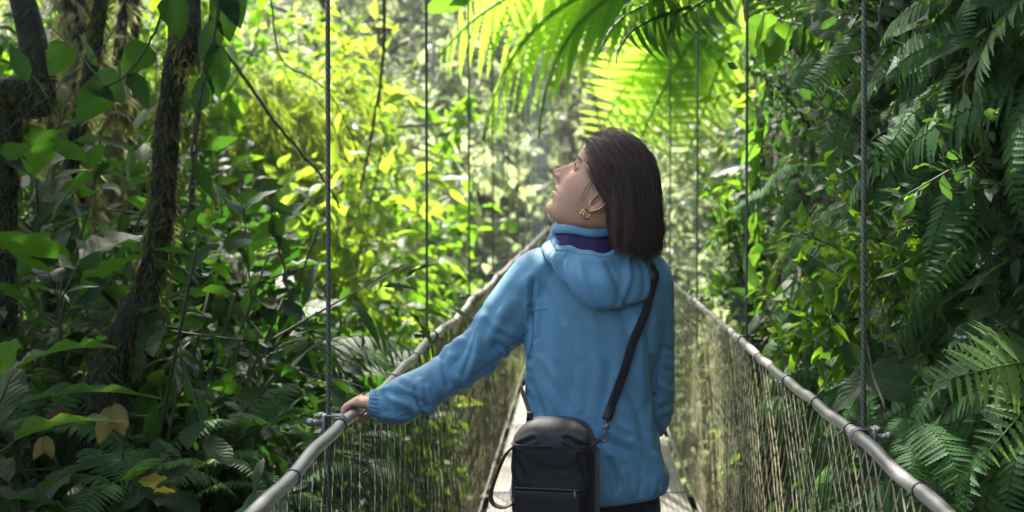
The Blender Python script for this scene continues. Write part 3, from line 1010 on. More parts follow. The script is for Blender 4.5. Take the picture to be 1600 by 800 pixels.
# unseen shade trees on the banks, the bushy ones added to darken the foliage
for pos, top, R_, nl, lab in (((1.9, 5.4, 3.6), (.9, 7.4, 7.6), 2.3, 46, 'tree on top of the right bank whose crown roofs the bridge'),
                              ((2.4, 3.4, 3.8), (1.8, 5.4, 7.4), 2.4, 46, 'tree on the right bank above the nearest ferns'),
                              ((3.2, .6, 4.2), (2.7, 1.6, 6.6), 2.2, 40, 'unseen bushy tree added to shade the right bank beside the viewer'),
                              ((-3.4, .8, .6), (-3.0, 2.2, 5.2), 2.3, 80, 'unseen bushy tree added to shade the left bank beside the viewer'),
                              ((-4.9, 4.2, .7), (-3.6, 4.6, 5.2), 2.1, 70, 'unseen low bushy tree added to shade the back of the left bank')):
    base = Vector(pos); root = empty('shade_tree', base); tag(root, lab, 'tree', 'shade trees roofing the banks')
    c = Vector(top) - base
    pth = smooth_path([(0, 0, -.5), c * .5 + Vector((.2, -.2, .2)), c], 24)
    tm = MB().tube(pth, np.linspace(.1, .05, 24), 10, noise=1 + .1 * rng.normal(size=(24, 10)))
    twigs = []
    for k in range(nl):
        q = np.array(c) + rand_unit(1)[0] * np.array([1, 1, .45]) * R_ * rnd.uniform(.25, 1)
        for j in range(7):
            twigs.append((q, q + rand_unit(1)[0] * [1, 1, .6] * R_ * .22))
        tm.tube(np.linspace(pth[-5], q, 4), np.linspace(.03, .008, 4), 5, cap=False)
    m = MB(); foliage(m, twigs, L_LO, .2, 8, .3, 1); m.build('crown', M['leaf_mid'], root); tm.build('trunk', M['bark'], root)

# ------------------------------------------------------------------ left understory in shade
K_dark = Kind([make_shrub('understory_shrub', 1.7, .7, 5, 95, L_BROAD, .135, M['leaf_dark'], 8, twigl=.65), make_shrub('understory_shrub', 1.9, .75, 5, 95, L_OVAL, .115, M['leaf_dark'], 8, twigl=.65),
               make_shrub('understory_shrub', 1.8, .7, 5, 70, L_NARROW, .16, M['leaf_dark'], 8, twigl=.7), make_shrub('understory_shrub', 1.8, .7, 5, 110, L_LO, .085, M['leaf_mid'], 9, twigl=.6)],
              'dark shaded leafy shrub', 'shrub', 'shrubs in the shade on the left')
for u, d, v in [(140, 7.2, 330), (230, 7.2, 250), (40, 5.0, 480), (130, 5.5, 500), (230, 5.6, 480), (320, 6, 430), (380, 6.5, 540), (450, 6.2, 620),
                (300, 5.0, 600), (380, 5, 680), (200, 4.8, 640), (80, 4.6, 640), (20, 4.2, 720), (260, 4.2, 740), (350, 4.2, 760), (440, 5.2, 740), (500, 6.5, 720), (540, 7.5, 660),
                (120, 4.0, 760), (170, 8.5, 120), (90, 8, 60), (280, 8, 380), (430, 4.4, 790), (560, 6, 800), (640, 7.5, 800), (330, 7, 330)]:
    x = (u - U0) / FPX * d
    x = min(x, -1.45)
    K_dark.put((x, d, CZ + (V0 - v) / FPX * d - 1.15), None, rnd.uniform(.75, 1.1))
K_big = Kind([make_broad('broadleaf_plant', M['leaf_gloss'], 7, leaf_tpl(10, 6, .38, .3, .3, .2), .3), make_broad('broadleaf_plant', M['leaf_dark'], 6, leaf_tpl(10, 6, .5, .25, .25, .15, .45, .9), .35)],
             'glossy long-leaved plant', 'plant', 'glossy broadleaf plants on the left bank')
for u, v, d, s in [(-10, 600, 3.5, .7), (95, 430, 4.2, .65), (150, 470, 4.5, .5), (30, 740, 3.4, .45), (300, 720, 4.3, .5), (380, 420, 5.6, .7), (350, 640, 4.6, .45),
                   (60, 300, 5, .8), (230, 600, 4.6, .6), (140, 790, 3.4, .5), (330, 790, 3.6, .5), (430, 480, 6, .7)]:
    K_big.put(P(u, v, d) - Vector((0, 0, .2)), None, s)
K_palm = Kind([make_fern('understory_palm', 'palm', 7, lift=.6), make_fern('understory_palm', 'palm', 6, lift=.7)],
              'small dark feather-leaved palm', 'palm', 'small palms on the left bank')
for u, v, d, s in [(450, 560, 5.2, .6), (520, 600, 5.8, .55), (380, 580, 5.2, .5), (250, 420, 6, .6), (480, 720, 4.6, .5), (100, 560, 4.6, .45)]:
    K_palm.put(P(u, v, d) - Vector((0, 0, .05)), None, s)
K_lfern = Kind([make_fern('ground_fern', 'fern', 7), make_fern('ground_fern', 'sword', 8)], 'dark shaded fern', 'fern', 'ferns on the left bank')
for u, v, d, s in [(400, 690, 4.2, .45), (300, 740, 3.9, .4), (200, 770, 3.6, .35), (60, 680, 4, .5), (240, 560, 5, .5), (350, 520, 5.5, .5), (20, 400, 5, .5), (500, 660, 5.0, .4), (150, 380, 5.5, .45), (440, 780, 3.9, .4)]:
    K_lfern.put(P(u, v, d), None, s)

# leaves hanging from above on thin vines
K_vine = None


def vine(name, pts, label, rad=.006, mat='twig', leaves=None, lmat='leaf_dark', tpl=None, cat='vine', group=None, mossn=0):
    w_ = [P(*p) for p in pts]; base = w_[0]
    group = group or {'bare_liana': 'bare lianas and twigs', 'leafy_vine': 'leafy vines', 'seedling': 'seedlings on the left bank', 'mossy_branch': 'mossy branches on the right', 'leafy_branch': 'leafy branches'}.get(name)
    root = empty(name, base); tag(root, label, cat, group)
    pth = smooth_path([q - base for q in w_], 40)
    pth = pth + np.cumsum(rng.normal(size=pth.shape) * .0022, 0)
    MB().tube(pth, np.linspace(rad, rad * .6, 40), 6).build('stem', M[mat], root)
    if leaves:
        me = MB().add(*(tpl or L_BROAD_HI)).data('leaf', M[lmat])
        for (t, size, yaw, pitch, roll) in leaves:
            o = bpy.data.objects.new('leaf', me); COL.objects.link(o); o.parent = root
            o.location = pth[int(t * 39)]
            o.rotation_euler = (roll, pitch, yaw); o.scale = (size,) * 3
    if mossn:
        n = mossn; mm = MB(); i = rng.integers(0, 40, n); a = rng.uniform(0, 2 * PI, n)
        dr = np.stack([np.cos(a), np.sin(a), 0 * a], -1); f = dr * .5 + rng.normal(size=(n, 3)) * .3; f[:, 2] -= .7
        mm.scatter(L_MOSS, pth[i] + rng.normal(size=(n, 3)) * .006, f, dr, .035 * rng.uniform(.4, 1.8, n)); mm.build('moss', M['moss'], root)
    return root


L_BROAD_HI = leaf_tpl(10, 6, .5, .12, .2, .15, .45, 1.0)
L_HEART = leaf_tpl(10, 6, .75, .2, .2, .1, .25, .8)
vine('leafy_vine', [(352, -60, 4.0), (335, 60, 4.0), (318, 140, 4.0), (300, 260, 4.0), (285, 420, 4.0)], 'hanging vine with big dark oval leaves beside the leaning trunk', .005,
     leaves=[(.08, .18, 0, 1.4, 1.3), (.2, .15, 2.8, 1.2, 1.3), (.3, .17, .2, 1.45, 1.2), (.45, .14, 2.9, 1.35, 1.5), (.05, .19, .1, 1.3, 1.5), (.75, .12, .4, 1.0, 1.0)])
vine('leafy_vine', [(270, -40, 3.9), (230, 60, 3.9), (160, 130, 3.95), (120, 100, 4.0), (60, 40, 4.1)], 'thin vine with mid-green heart-shaped leaves near the top left', .004,
     leaves=[(.1, .13, 0, 1.2, .9), (.3, .13, 2.6, .6, .8), (.42, .12, .3, .9, .7), (.55, .14, 3.0, .8, .9), (.7, .13, -.3, .7, 1.1), (.9, .12, 2.5, .9, .8)], lmat='leaf_dark', tpl=L_HEART)
vine('bare_liana', [(330, 50, 5.4), (420, 190, 5.6), (490, 270, 5.8), (520, 330, 6)], 'thin bare branch slanting down behind the nearest suspender cable', .008, cat='branch')
vine('bare_liana', [(305, 150, 4.6), (312, 260, 4.6), (300, 330, 4.6), (290, 420, 4.6)], 'thin wavy liana hanging right of the leaning trunk', .004)
vine('bare_liana', [(420, -20, 6), (435, 90, 6), (505, 140, 6.2), (560, 250, 6.5)], 'looping dark twig against the yellow-green bamboo', .005)
vine('bare_liana', [(600, -20, 8), (598, 90, 8), (585, 180, 8), (560, 300, 8)], 'pale bent branch among the sunlit leaves', .012, mossn=200)
vine('bare_liana', [(0, 210, 4.2), (70, 160, 4.2), (130, 110, 4.2), (200, 40, 4.2)], 'fine twig slanting between the left trunks', .003)
vine('bare_liana', [(220, 590, 4.3), (275, 592, 4.3), (292, 610, 4.3), (270, 640, 4.3)], 'curled brown vine beside the mossy foot', .005)
vine('bare_liana', [(205, 200, 5), (180, 180, 5), (160, 230, 5), (148, 420, 5)], 'slim liana falling between the pale trunks', .005, mossn=250)
vine('seedling', [(190, 720, 3.7), (185, 680, 3.7), (180, 645, 3.7)], 'seedling with three drooping yellowish leaves', .003, 'stem', cat='seedling',
     leaves=[(.95, .095, 0, 1.2, 1.2), (.9, .1, 2.6, 1.1, 1.3), (.98, .085, -.6, .8, 1.0), (.8, .1, 3.4, 1.2, 1.2)], lmat='leaf_yellow', tpl=L_BROAD_HI)
vine('seedling', [(100, 740, 3.8), (85, 700, 3.8), (80, 680, 3.8)], 'seedling with small brownish drooping leaves at lower left', .003, 'stem', cat='seedling',
     leaves=[(.95, .07, 0, 1.2, 1.2), (.9, .075, 2.6, 1.1, 1.3), (.98, .065, -.6, .8, 1.0)], lmat='leaf_yellow', tpl=L_BROAD_HI)
vine('big_leaf_plant', [(365, 470, 7), (352, 420, 7), (345, 300, 7)], 'plant with two large backlit heart-shaped leaves', .008, 'stem', cat='plant',
     leaves=[(.9, .36, 1.2, 1.2, 1.4), (1.0, .34, 2.2, 1.1, 1.3)], lmat='leaf_bright', tpl=L_HEART)
vine('leafy_branch', [(455, 470, 5.0), (440, 400, 5.0), (425, 330, 5.0), (400, 290, 5.0)], 'upright twig with dark oval leaves against the bright thicket', .005, cat='branch',
     leaves=[(.5, .1, .3, .9, .9), (.6, .11, 2.8, .7, .9), (.75, .1, .1, .4, 1), (.85, .11, 2.9, .6, 1), (.98, .1, .4, -.2, 1), (.95, .11, 3.3, .5, 1.1), (.65, .12, .2, 1.3, 1.3)], tpl=L_BROAD_HI)
vine('leafy_branch', [(560, 440, 8), (630, 420, 8), (690, 405, 8)], 'sunlit twig of pointed pale leaves beside the second suspender cable', .006, cat='branch',
     leaves=[(.6, .2, .2, .5, .5), (.7, .22, -.3, .6, -.4), (.8, .2, .5, .3, .5), (.9, .22, 0, .8, .2), (.98, .22, .3, .5, -.3), (1.0, .2, -.4, .2, .6), (.5, .2, -.6, .7, .3), (.75, .2, 2.6, .6, .2)], lmat='leaf_bright', tpl=leaf_tpl(8, 4, .3, .2, .3))
vine('leafy_branch', [(790, -30, 6), (745, -6, 6), (700, -16, 6)], 'single large green leaf hanging at the top, left of the tree fern', .006, cat='branch',
     leaves=[(.55, .24, 3.0, .25, .9), (.3, .2, 2.8, .1, .8)], lmat='leaf_split', tpl=L_BROAD_HI)

# ground litter and undergrowth of the left bank: uncountable
n = 9000
x = rng.uniform(-4.6, -.85, n); y = rng.uniform(2.4, 8, n)
p = np.stack([x, y, ground(x, y) + .02 + rng.uniform(0, .12, n) ** 1.0], -1)
o = MB().scatter(L_LO, p, rand_unit(n, .1), rand_unit(n, 1.5), rng.uniform(.03, .09, n)).build('leaf_litter', M['litter'])
tag(o, 'fallen brown leaves covering the left bank', 'leaf litter', kind='stuff')
n = 5200
x = rng.uniform(-5.5, -.95, n); y = rng.uniform(3.8, 9, n)
p = np.stack([x, y, ground(x, y) + rng.uniform(0, 1, n) ** 1.6 * 1.7], -1)
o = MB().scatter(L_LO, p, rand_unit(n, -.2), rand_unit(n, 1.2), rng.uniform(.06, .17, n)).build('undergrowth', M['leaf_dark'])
tag(o, 'tangled dark undergrowth between the trunks on the left', 'undergrowth', kind='stuff')

# ------------------------------------------------------------------ right bank
n = 26000
yy = rng.uniform(1.6, 9.5, n); zz = rng.uniform(-1.5, 4.4, n)
xx = bank_x(yy, zz) - .005
nrm = np.tile(np.array([[-1.0, -.15, .35]]), (n, 1))
f = nrm * .6 + rng.normal(size=(n, 3)) * .5; f[:, 2] -= .5
keep = vnoise(yy, zz, .5, 9) > -.25
o = MB().scatter(L_MOSS, np.stack([xx, yy, zz], -1)[keep], f[keep], nrm[keep] + rng.normal(size=(keep.sum(), 3)) * .2, rng.uniform(.03, .08, keep.sum())).build('moss_cover', M['moss'])
tag(o, 'short brownish moss covering the right bank', 'moss', kind='stuff')
n = 3600
yy = rng.uniform(2.2, 9.5, n); zz = rng.uniform(-1.2, 4.2, n)
xx = bank_x(yy, zz) - rng.uniform(.0, .10, n)
f = np.array([-1, -.3, -.25]) + rng.normal(size=(n, 3)) * .7
o = MB().scatter(L_LO, np.stack([xx, yy, zz], -1), f, rand_unit(n, 1.2) + [-.6, 0, 0], rng.uniform(.03, .10, n)).build('creeper_cover', M['leaf_dark'])
tag(o, 'dense small dark leaves creeping over the right bank', 'ground cover', kind='stuff')

def bank_at(u, v):
    """where the line of sight meets the bank"""
    for d in np.arange(2.2, 11, .03):
        q = P(u, v, d)
        if q.x >= float(bank_x(d, q.z)):
            return q
    return None


K_f1 = Kind([make_fern('bank_fern', 'fern', 6, lift=.3), make_fern('bank_fern', 'fern', 5, lift=.4)], 'fern with toothed leaflets', 'fern', 'ferns on the right bank')
K_f2 = Kind([make_fern('sword_fern', 'sword', 6, lift=.3), make_fern('sword_fern', 'sword', 7, lift=.4)], 'narrow-leaflet sword fern', 'fern', 'sword ferns on the right bank')
K_f3 = Kind([make_fern('pale_fern', 'pale', 4, lift=.3), make_fern('pale_fern', 'pale', 3, lift=.2)], 'broad pale green fern', 'fern', 'pale ferns on the right bank')
K_b1 = Kind([make_broad('bank_plant', M['leaf_gloss'], 5, leaf_tpl(10, 6, .5, .3, .25, .2, .45, .9), .22), make_broad('bank_plant', M['leaf_gloss'], 6, leaf_tpl(10, 6, .32, .3, .3, .1), .22)],
            'shiny veined-leaf plant', 'plant', 'shiny-leaved plants on the right bank')
K_v1 = Kind([make_shrub('bank_shrub', .9, .4, 3, 42, L_BROAD, .12, M['leaf_mid'], 6, twigl=.8), make_shrub('bank_shrub', .9, .4, 3, 42, L_OVAL, .10, M['leaf_gloss'], 6, twigl=.8)],
            'small leaning bank shrub', 'shrub', 'small shrubs on the right bank')
pts = []
tries = 0
while len(pts) < 230 and tries < 9000:
    tries += 1
    u, v = rnd.uniform(1165, 1640), rnd.uniform(-50, 830)
    if v > 440 + (u - 1100) * .92 + 150: continue
    if any((u - a) ** 2 + (v - b_) ** 2 < 26 ** 2 for a, b_ in pts): continue
    q = bank_at(u, v)
    if q is None: continue
    pts.append((u, v))
    nrm = Vector((-1, -.35 + rnd.uniform(-.3, .3), .45 + rnd.uniform(-.3, .3)))
    rot = rot_to(nrm, rnd.uniform(0, 2 * PI))
    q = q + Vector((.03, 0, 0))
    k = rnd.random()
    d = q.y
    if k < .42: K_f1.put(q, rot, (.17 + .38 * rnd.random() ** 1.5) * (.8 + .05 * d))
    elif k < .70: K_f2.put(q, rot, (.17 + .38 * rnd.random() ** 1.5) * (.8 + .05 * d))
    elif k < .80: K_f3.put(q, rot, rnd.uniform(.22, .4))
    elif k < .93: K_b1.put(q, rot, rnd.uniform(.26, .46))
    else: K_v1.put(q, rot_to(Vector((-.7, -.2, 1)), rnd.uniform(0, 6)), rnd.uniform(.4, .65))

# the ones that stand out
def hero_fern(name, base, tips, key, label, cat='fern'):
    b_ = P(*base); r = empty(name, b_); tag(r, label, cat, {'pale_fern': 'pale ferns on the right bank', 'sword_fern': 'sword ferns on the right bank'}.get(name, 'ferns on the right bank'))
    for k, (u, v, d, roll) in enumerate(tips):
        aim_frond(r, key, (0, 0, 0), P(u, v, d) - b_, roll, k)
    return r


hero_fern('pale_fern', (1650, 570, 3.1), [(1450, 625, 2.75, -.9), (1570, 770, 2.8, -.6), (1480, 560, 3.0, -1.2)], 'pale', 'large pale fern frond reaching out low on the right, above the handrail')
hero_fern('sword_fern', (1600, 230, 3.7), [(1400, 260, 3.3, -.8), (1430, 330, 3.3, -.8), (1480, 400, 3.4, -.6)], 'sword', 'drooping sword fern with long comb-like fronds at the right edge')
hero_fern('sword_fern', (1600, 330, 3.5), [(1470, 470, 3.2, -.5), (1530, 430, 3.1, -.4)], 'sword', 'dark sword fern hanging just below the long comb-like fronds')
hero_fern('bank_fern', (1380, 60, 4.2), [(1265, 170, 4.0, -.7), (1375, 220, 4.0, 0), (1330, 140, 3.9, -.3)], 'sword', 'fern hanging straight down behind the nearest right suspender cable')
hero_fern('bank_fern', (1420, 660, 3.3), [(1420, 790, 3.1, 0), (1500, 800, 3.0, .2), (1390, 700, 3.2, -.4)], 'fern', 'fern drooping just above the right clamp')
vine('leafy_vine', [(1340, -40, 4.6), (1300, 30, 4.5), (1240, 40, 4.6), (1190, 20, 4.8)], 'climber with big soft green leaves at the top of the bank', .006, 'stem',
     leaves=[(.2, .13, 3.3, 1.0, .9), (.4, .16, 3.0, 1.1, .6), (.55, .15, 3.6, 1.2, 1.0), (.7, .18, 2.6, .9, .4), (.85, .15, 3.4, .7, .8), (.97, .16, 2.5, 1.1, .6), (.3, .14, 4.0, 1.3, .6), (.62, .14, 4.4, .8, .9)], lmat='leaf_split', tpl=L_HEART)
vine('leafy_vine', [(1200, 100, 6.2), (1190, 230, 6.2), (1185, 330, 6.3), (1200, 470, 6.3)], 'climber with green leaves beside the second right suspender cable', .006, 'stem',
     leaves=[(t, rnd.uniform(.11, .17), 3.2 + rnd.uniform(-1.2, 1.2), 1.0 + rnd.uniform(-.4, .4), rnd.uniform(0, 1.2)) for t in np.linspace(.02, .98, 17)], lmat='leaf_split', tpl=L_BROAD_HI)
vine('yellow_plant', [(1170, 430, 8.2), (1160, 350, 8.2), (1150, 290, 8.2)], 'plant with sunlit yellow-green leaves just right of the tree fern', .006, 'stem', cat='plant',
     leaves=[(t, .28, rnd.uniform(0, 6.3), .4 + rnd.uniform(-.6, .6), rnd.uniform(-.6, .6)) for t in np.linspace(.2, .98, 11)], lmat='leaf_bright', tpl=L_BROAD_HI)
vine('bare_liana', [(1540, 0, 3.6), (1450, 60, 3.5), (1380, 55, 3.5), (1375, -10, 3.5)], 'pale arching twig near the top right', .005)
vine('bare_liana', [(1600, 40, 3.3), (1555, 50, 3.2), (1510, 100, 3.2), (1492, 180, 3.2)], 'arching brown frond stalk at the right edge', .005, 'fernstem', mossn=120)
vine('mossy_branch', [(1210, 45, 4.8), (1280, 90, 4.7), (1330, 115, 4.6), (1440, 105, 4.4), (1520, 20, 4.2)], 'mossy branch hung with brown tufts across the upper right', .012, mossn=900, cat='branch')
vine('mossy_branch', [(1440, 20, 3.8), (1442, 130, 3.7), (1430, 230, 3.7), (1425, 250, 3.8)], 'hanging moss-covered stem in the upper right', .012, mossn=900, cat='branch')
vine('mossy_branch', [(1545, 60, 3.4), (1555, 200, 3.35), (1550, 320, 3.4)], 'thick shaggy moss rope hanging at the right edge', .014, mossn=1100, cat='branch')
vine('bare_liana', [(1240, 330, 5.6), (1245, 400, 5.6), (1250, 440, 5.5), (1235, 480, 5.5)], 'pinkish bare stem at the lit end of the bank', .014, 'bark_pale')
vine('bare_liana', [(1385, 640, 3.4), (1355, 560, 3.6), (1340, 470, 3.8), (1385, 400, 3.8)], 'thin dark liana near the right clamp', .004)
def fallen(u, v, d, size, mat, rot, label):
    o = MB().add(*leaf_tpl(10, 6, .55, .1, .35, .2, .45, 1.0)).build('fallen_leaf', M[mat])
    o.location = P(u, v, d); o.rotation_euler = rot; o.scale = (size,) * 3
    tag(o, label, 'leaf', 'fallen leaves lying on the left bank')


M['leaf_gold'] = leaf_mat('leaf_gold', (.35, .28, .03), (.5, .4, .05), (.5, .4, .05), (.6, .5, .08), .4, .5, spot=.6)
M['leaf_rust'] = leaf_mat('leaf_rust', (.16, .05, .02), (.26, .09, .04), (.3, .08, .03), (.35, .12, .05), .4, .5, spot=.4)
fallen(215, 752, 3.5, .105, 'leaf_gold', (.5, .15, .1), 'bright yellow fallen leaf low on the left bank')
fallen(275, 768, 3.45, .075, 'leaf_gold', (.6, .1, 2.9), 'smaller yellow fallen leaf right beside the bright one')
fallen(72, 652, 3.6, .075, 'leaf_rust', (.7, -.1, .2), 'rust-red fallen leaf caught near the mossy foot')
for K in (K_far, K_pale, K_bright, K_bamboo, K_mid, K_edge, K_dark, K_big, K_palm, K_lfern, K_f1, K_f2, K_f3, K_b1, K_v1):
    K.done()

# ------------------------------------------------------------------ the woman
from mathutils.bvhtree import BVHTree


def fabric(name, c1, c2, rough=.6, weave=900.0, bump=.25, sheen=.2, spec=.35, wr=22.0, wrs=.22, crease=.4):
    m, nd, lk = new_mat(name)
    out = nd.new('ShaderNodeOutputMaterial'); tc = nd.new('ShaderNodeTexCoord')
    pr = N(nd, 'ShaderNodeBsdfPrincipled', i_Roughness=rough)
    pr.inputs['Specular IOR Level'].default_value = spec
    pr.inputs['Sheen Weight'].default_value = sheen
    n1 = N(nd, 'ShaderNodeTexNoise', i_Scale=4.0, i_Detail=6.0); lk.new(tc.outputs['Object'], n1.inputs['Vector'])
    lk.new(mixc(nd, lk, n1.outputs[0], c1, c2), pr.inputs['Base Color'])
    mp = N(nd, 'ShaderNodeMapping'); mp.inputs['Scale'].default_value = (1.0, 1.0, .45); lk.new(tc.outputs['Object'], mp.inputs[0])
    n2 = N(nd, 'ShaderNodeTexNoise', i_Scale=wr, i_Detail=4.0); n2.inputs['Distortion'].default_value = 1.2
    lk.new(mp.outputs[0], n2.inputs['Vector'])
    n3 = N(nd, 'ShaderNodeTexNoise', i_Scale=weave, i_Detail=1.0); lk.new(tc.outputs['Object'], n3.inputs['Vector'])
    b1 = N(nd, 'ShaderNodeBump', i_Strength=wrs, i_Distance=.008); lk.new(n2.outputs[0], b1.inputs['Height'])
    n4 = N(nd, 'ShaderNodeTexNoise', i_Scale=7.0, i_Detail=3.0); n4.noise_type = 'RIDGED_MULTIFRACTAL'; n4.inputs['Distortion'].default_value = .6
    lk.new(mp.outputs[0], n4.inputs['Vector'])
    b3 = N(nd, 'ShaderNodeBump', i_Strength=crease, i_Distance=.004); lk.new(n4.outputs[0], b3.inputs['Height']); lk.new(b1.outputs[0], b3.inputs['Normal'])
    b2 = N(nd, 'ShaderNodeBump', i_Strength=bump, i_Distance=.0006); lk.new(n3.outputs[0], b2.inputs['Height']); lk.new(b3.outputs[0], b2.inputs['Normal'])
    lk.new(b2.outputs[0], pr.inputs['Normal'])
    lk.new(pr.outputs[0], out.inputs[0])
    return m


M['jacket'] = fabric('jacket', (.115, .285, .415), (.145, .33, .47), .54)
M['seam'] = fabric('seam', (.075, .18, .27), (.085, .2, .29), .65)
M['lining'] = fabric('lining', (.045, .03, .10), (.065, .04, .13), .8)
M['trousers'] = fabric('trousers', (.010, .010, .012), (.016, .016, .018), .8)
M['bag'] = fabric('bag', (.0065, .006, .0075), (.012, .0115, .013), .55, 700, .6, .1, .4, 16, .45)
M['webbing'] = fabric('webbing', (.009, .009, .011), (.016, .015, .018), .65, 1200, .5)
M['loop'] = fabric('loop', (.045, .018, .016), (.07, .03, .025), .7, 1200, .4)
M['redpipe'] = solid('redpipe', (.35, .05, .03), None, .6)
M['plastic'] = solid('plastic', (.012, .012, .014), None, .3)
M['grey_metal'] = solid('grey_metal', (.16, .16, .17), (.24, .24, .25), .4, .8)
M['gold'] = solid('gold', (.78, .50, .16), (.9, .62, .24), .22, 1.0)
M['shoe'] = solid('shoe', (.03, .026, .022), (.06, .05, .04), .7, bump=.3)
M['eye_white'] = solid('eye_white', (.34, .32, .30), None, .2)  # greyed: the shadow of the lashes is put into the colour
M['iris'] = solid('iris', (.02, .012, .008), None, .15)
m_, nd, lk = new_mat('skin')
out = nd.new('ShaderNodeOutputMaterial'); at = N(nd, 'ShaderNodeAttribute', attribute_name='Col')
pr = N(nd, 'ShaderNodeBsdfPrincipled', i_Roughness=.5)
tc = nd.new('ShaderNodeTexCoord')
n1 = N(nd, 'ShaderNodeTexNoise', i_Scale=38.0, i_Detail=8.0); lk.new(tc.outputs['Object'], n1.inputs['Vector'])
lk.new(mixc(nd, lk, math_(nd, lk, 'MULTIPLY', n1.outputs[0], .5), at.outputs[0], (.56, .28, .17), 'MIX'), pr.inputs['Base Color'])
pr.inputs['Subsurface Weight'].default_value = .1
pr.inputs['Subsurface Radius'].default_value = (1, .35, .2)
pr.inputs['Subsurface Scale'].default_value = .006
n2 = N(nd, 'ShaderNodeTexNoise', i_Scale=900.0, i_Detail=2.0); lk.new(tc.outputs['Object'], n2.inputs['Vector'])
b2 = N(nd, 'ShaderNodeBump', i_Strength=.2, i_Distance=.0005); lk.new(n2.outputs[0], b2.inputs['Height']); lk.new(b2.outputs[0], pr.inputs['Normal'])
lk.new(pr.outputs[0], out.inputs[0])
M['skin'] = m_
m_, nd, lk = new_mat('hair')
out = nd.new('ShaderNodeOutputMaterial'); geo = nd.new('ShaderNodeNewGeometry')
pr = N(nd, 'ShaderNodeBsdfPrincipled', i_Roughness=.36)
pr.inputs['Specular IOR Level'].default_value = .8
pr.inputs['Specular Tint'].default_value = (1, .86, .84, 1)
uvh = nd.new('ShaderNodeSeparateXYZ'); tch = nd.new('ShaderNodeTexCoord'); lk.new(tch.outputs['UV'], uvh.inputs[0])
lckr = nd.new('ShaderNodeMapRange'); lckr.inputs[1].default_value = .72; lckr.inputs[2].default_value = .95; lk.new(uvh.outputs[0], lckr.inputs[0])
hcol = mixc(nd, lk, geo.outputs['Random Per Island'], (.012, .007, .006), (.075, .042, .034))
lk.new(mixc(nd, lk, lckr.outputs[0], hcol, (.15, .088, .068)), pr.inputs['Base Color'])
lk.new(pr.outputs[0], out.inputs[0])
M['hair'] = m_

PD = 3.22
person = empty('person', (.05, PD, 0))
tag(person, 'woman in blue hooded jacket seen from behind, looking up, one hand on the rail', 'person')
PO = Vector(person.location)


def pobj(mb, name, mat, parent=None):
    """build from world-space points under the person"""
    if isinstance(mb, MB):
        mb.V = [v - np.array(PO) for v in mb.V]
        return mb.build(name, mat, parent or person)
    o = bpy.data.objects.new(name, mb); COL.objects.link(o); o.parent = parent or person
    return o


def rings(secs, n=40, e=2.0):
    """loft: secs of (centre, axisA, axisB) -> closed tube with caps"""
    t = np.linspace(0, 2 * PI, n, endpoint=False)
    ca = np.sign(np.cos(t)) * np.abs(np.cos(t)) ** (2 / e); sa = np.sign(np.sin(t)) * np.abs(np.sin(t)) ** (2 / e)
    G = np.array([np.array(c)[None] + ca[:, None] * np.array(a)[None] + sa[:, None] * np.array(b)[None] for c, a, b in secs])
    return G


def add_loft(m, G):
    m.grid(G, closed=True)
    n, k = G.shape[:2]
    for g_, flip in ((G[0], 1), (G[-1], 0)):
        c = g_.mean(0)
        V = np.concatenate([g_, [c]])
        j = np.arange(k); j2 = (j + 1) % k
        m.add(V, np.stack([np.full(k, k), j2, j, j] if flip else [np.full(k, k), j, j2, j2], -1))


def remesh(m, vox, name, mat, smooth_it=0):
    o = m.build('tmp', mat)
    md = o.modifiers.new('r', 'REMESH'); md.mode = 'VOXEL'; md.voxel_size = vox; md.use_smooth_shade = True
    dg = bpy.context.evaluated_depsgraph_get()
    me = bpy.data.meshes.new_from_object(o.evaluated_get(dg))
    old = o.data
    bpy.data.objects.remove(o); bpy.data.meshes.remove(old)
    me.name = name
    me.materials.clear(); me.materials.append(mat)
    if smooth_it:
        V = get_v(me); ed = np.zeros(len(me.edges) * 2, np.int32); me.edges.foreach_get('vertices', ed); ed = ed.reshape(-1, 2)
        deg = np.bincount(ed.ravel(), minlength=len(V)).astype(float)[:, None]
        for _ in range(smooth_it):
            a = np.stack([np.bincount(ed[:, 0], V[ed[:, 1], k], len(V)) + np.bincount(ed[:, 1], V[ed[:, 0], k], len(V)) for k in range(3)], -1)
            V = V * .4 + .6 * a / np.maximum(deg, 1)
        set_v(me, V)
    me.polygons.foreach_set('use_smooth', np.ones(len(me.polygons), bool))
    return me


def get_v(me):
    a = np.zeros(len(me.vertices) * 3, np.float32); me.vertices.foreach_get('co', a); return a.reshape(-1, 3).astype(float)


def set_v(me, V):
    me.vertices.foreach_set('co', V.astype(np.float32).ravel()); me.update()


def get_n(me):
    a = np.zeros(len(me.vertices) * 3, np.float32); me.vertices.foreach_get('normal', a); return a.reshape(-1, 3).astype(float)


def bvh_of(me):
    V = get_v(me)
    return BVHTree.FromPolygons([Vector(v) for v in V], [tuple(p.vertices) for p in me.polygons])


# --- head frame (origin between the ears, x to the face, y to her left, z up)
YAW, PITCH = math.radians(13), math.radians(35)
f0 = Vector((-math.cos(YAW), math.sin(YAW), 0)); left = Vector((-math.sin(YAW), -math.cos(YAW), 0)); upw = Vector((0, 0, 1))
fx = f0 * math.cos(PITCH) + upw * math.sin(PITCH); uz = upw * math.cos(PITCH) - f0 * math.sin(PITCH)
HS = 1.12
HO = P(930, 313, 3.12) - left * .072 * HS
HM = np.array([fx, left, uz]).T
HOn = np.array(HO)


def hw(p):
    return np.asarray(p, float) @ HM.T * HS + HOn


def hl(p):
    return (np.asarray(p, float) - HOn) @ HM / HS


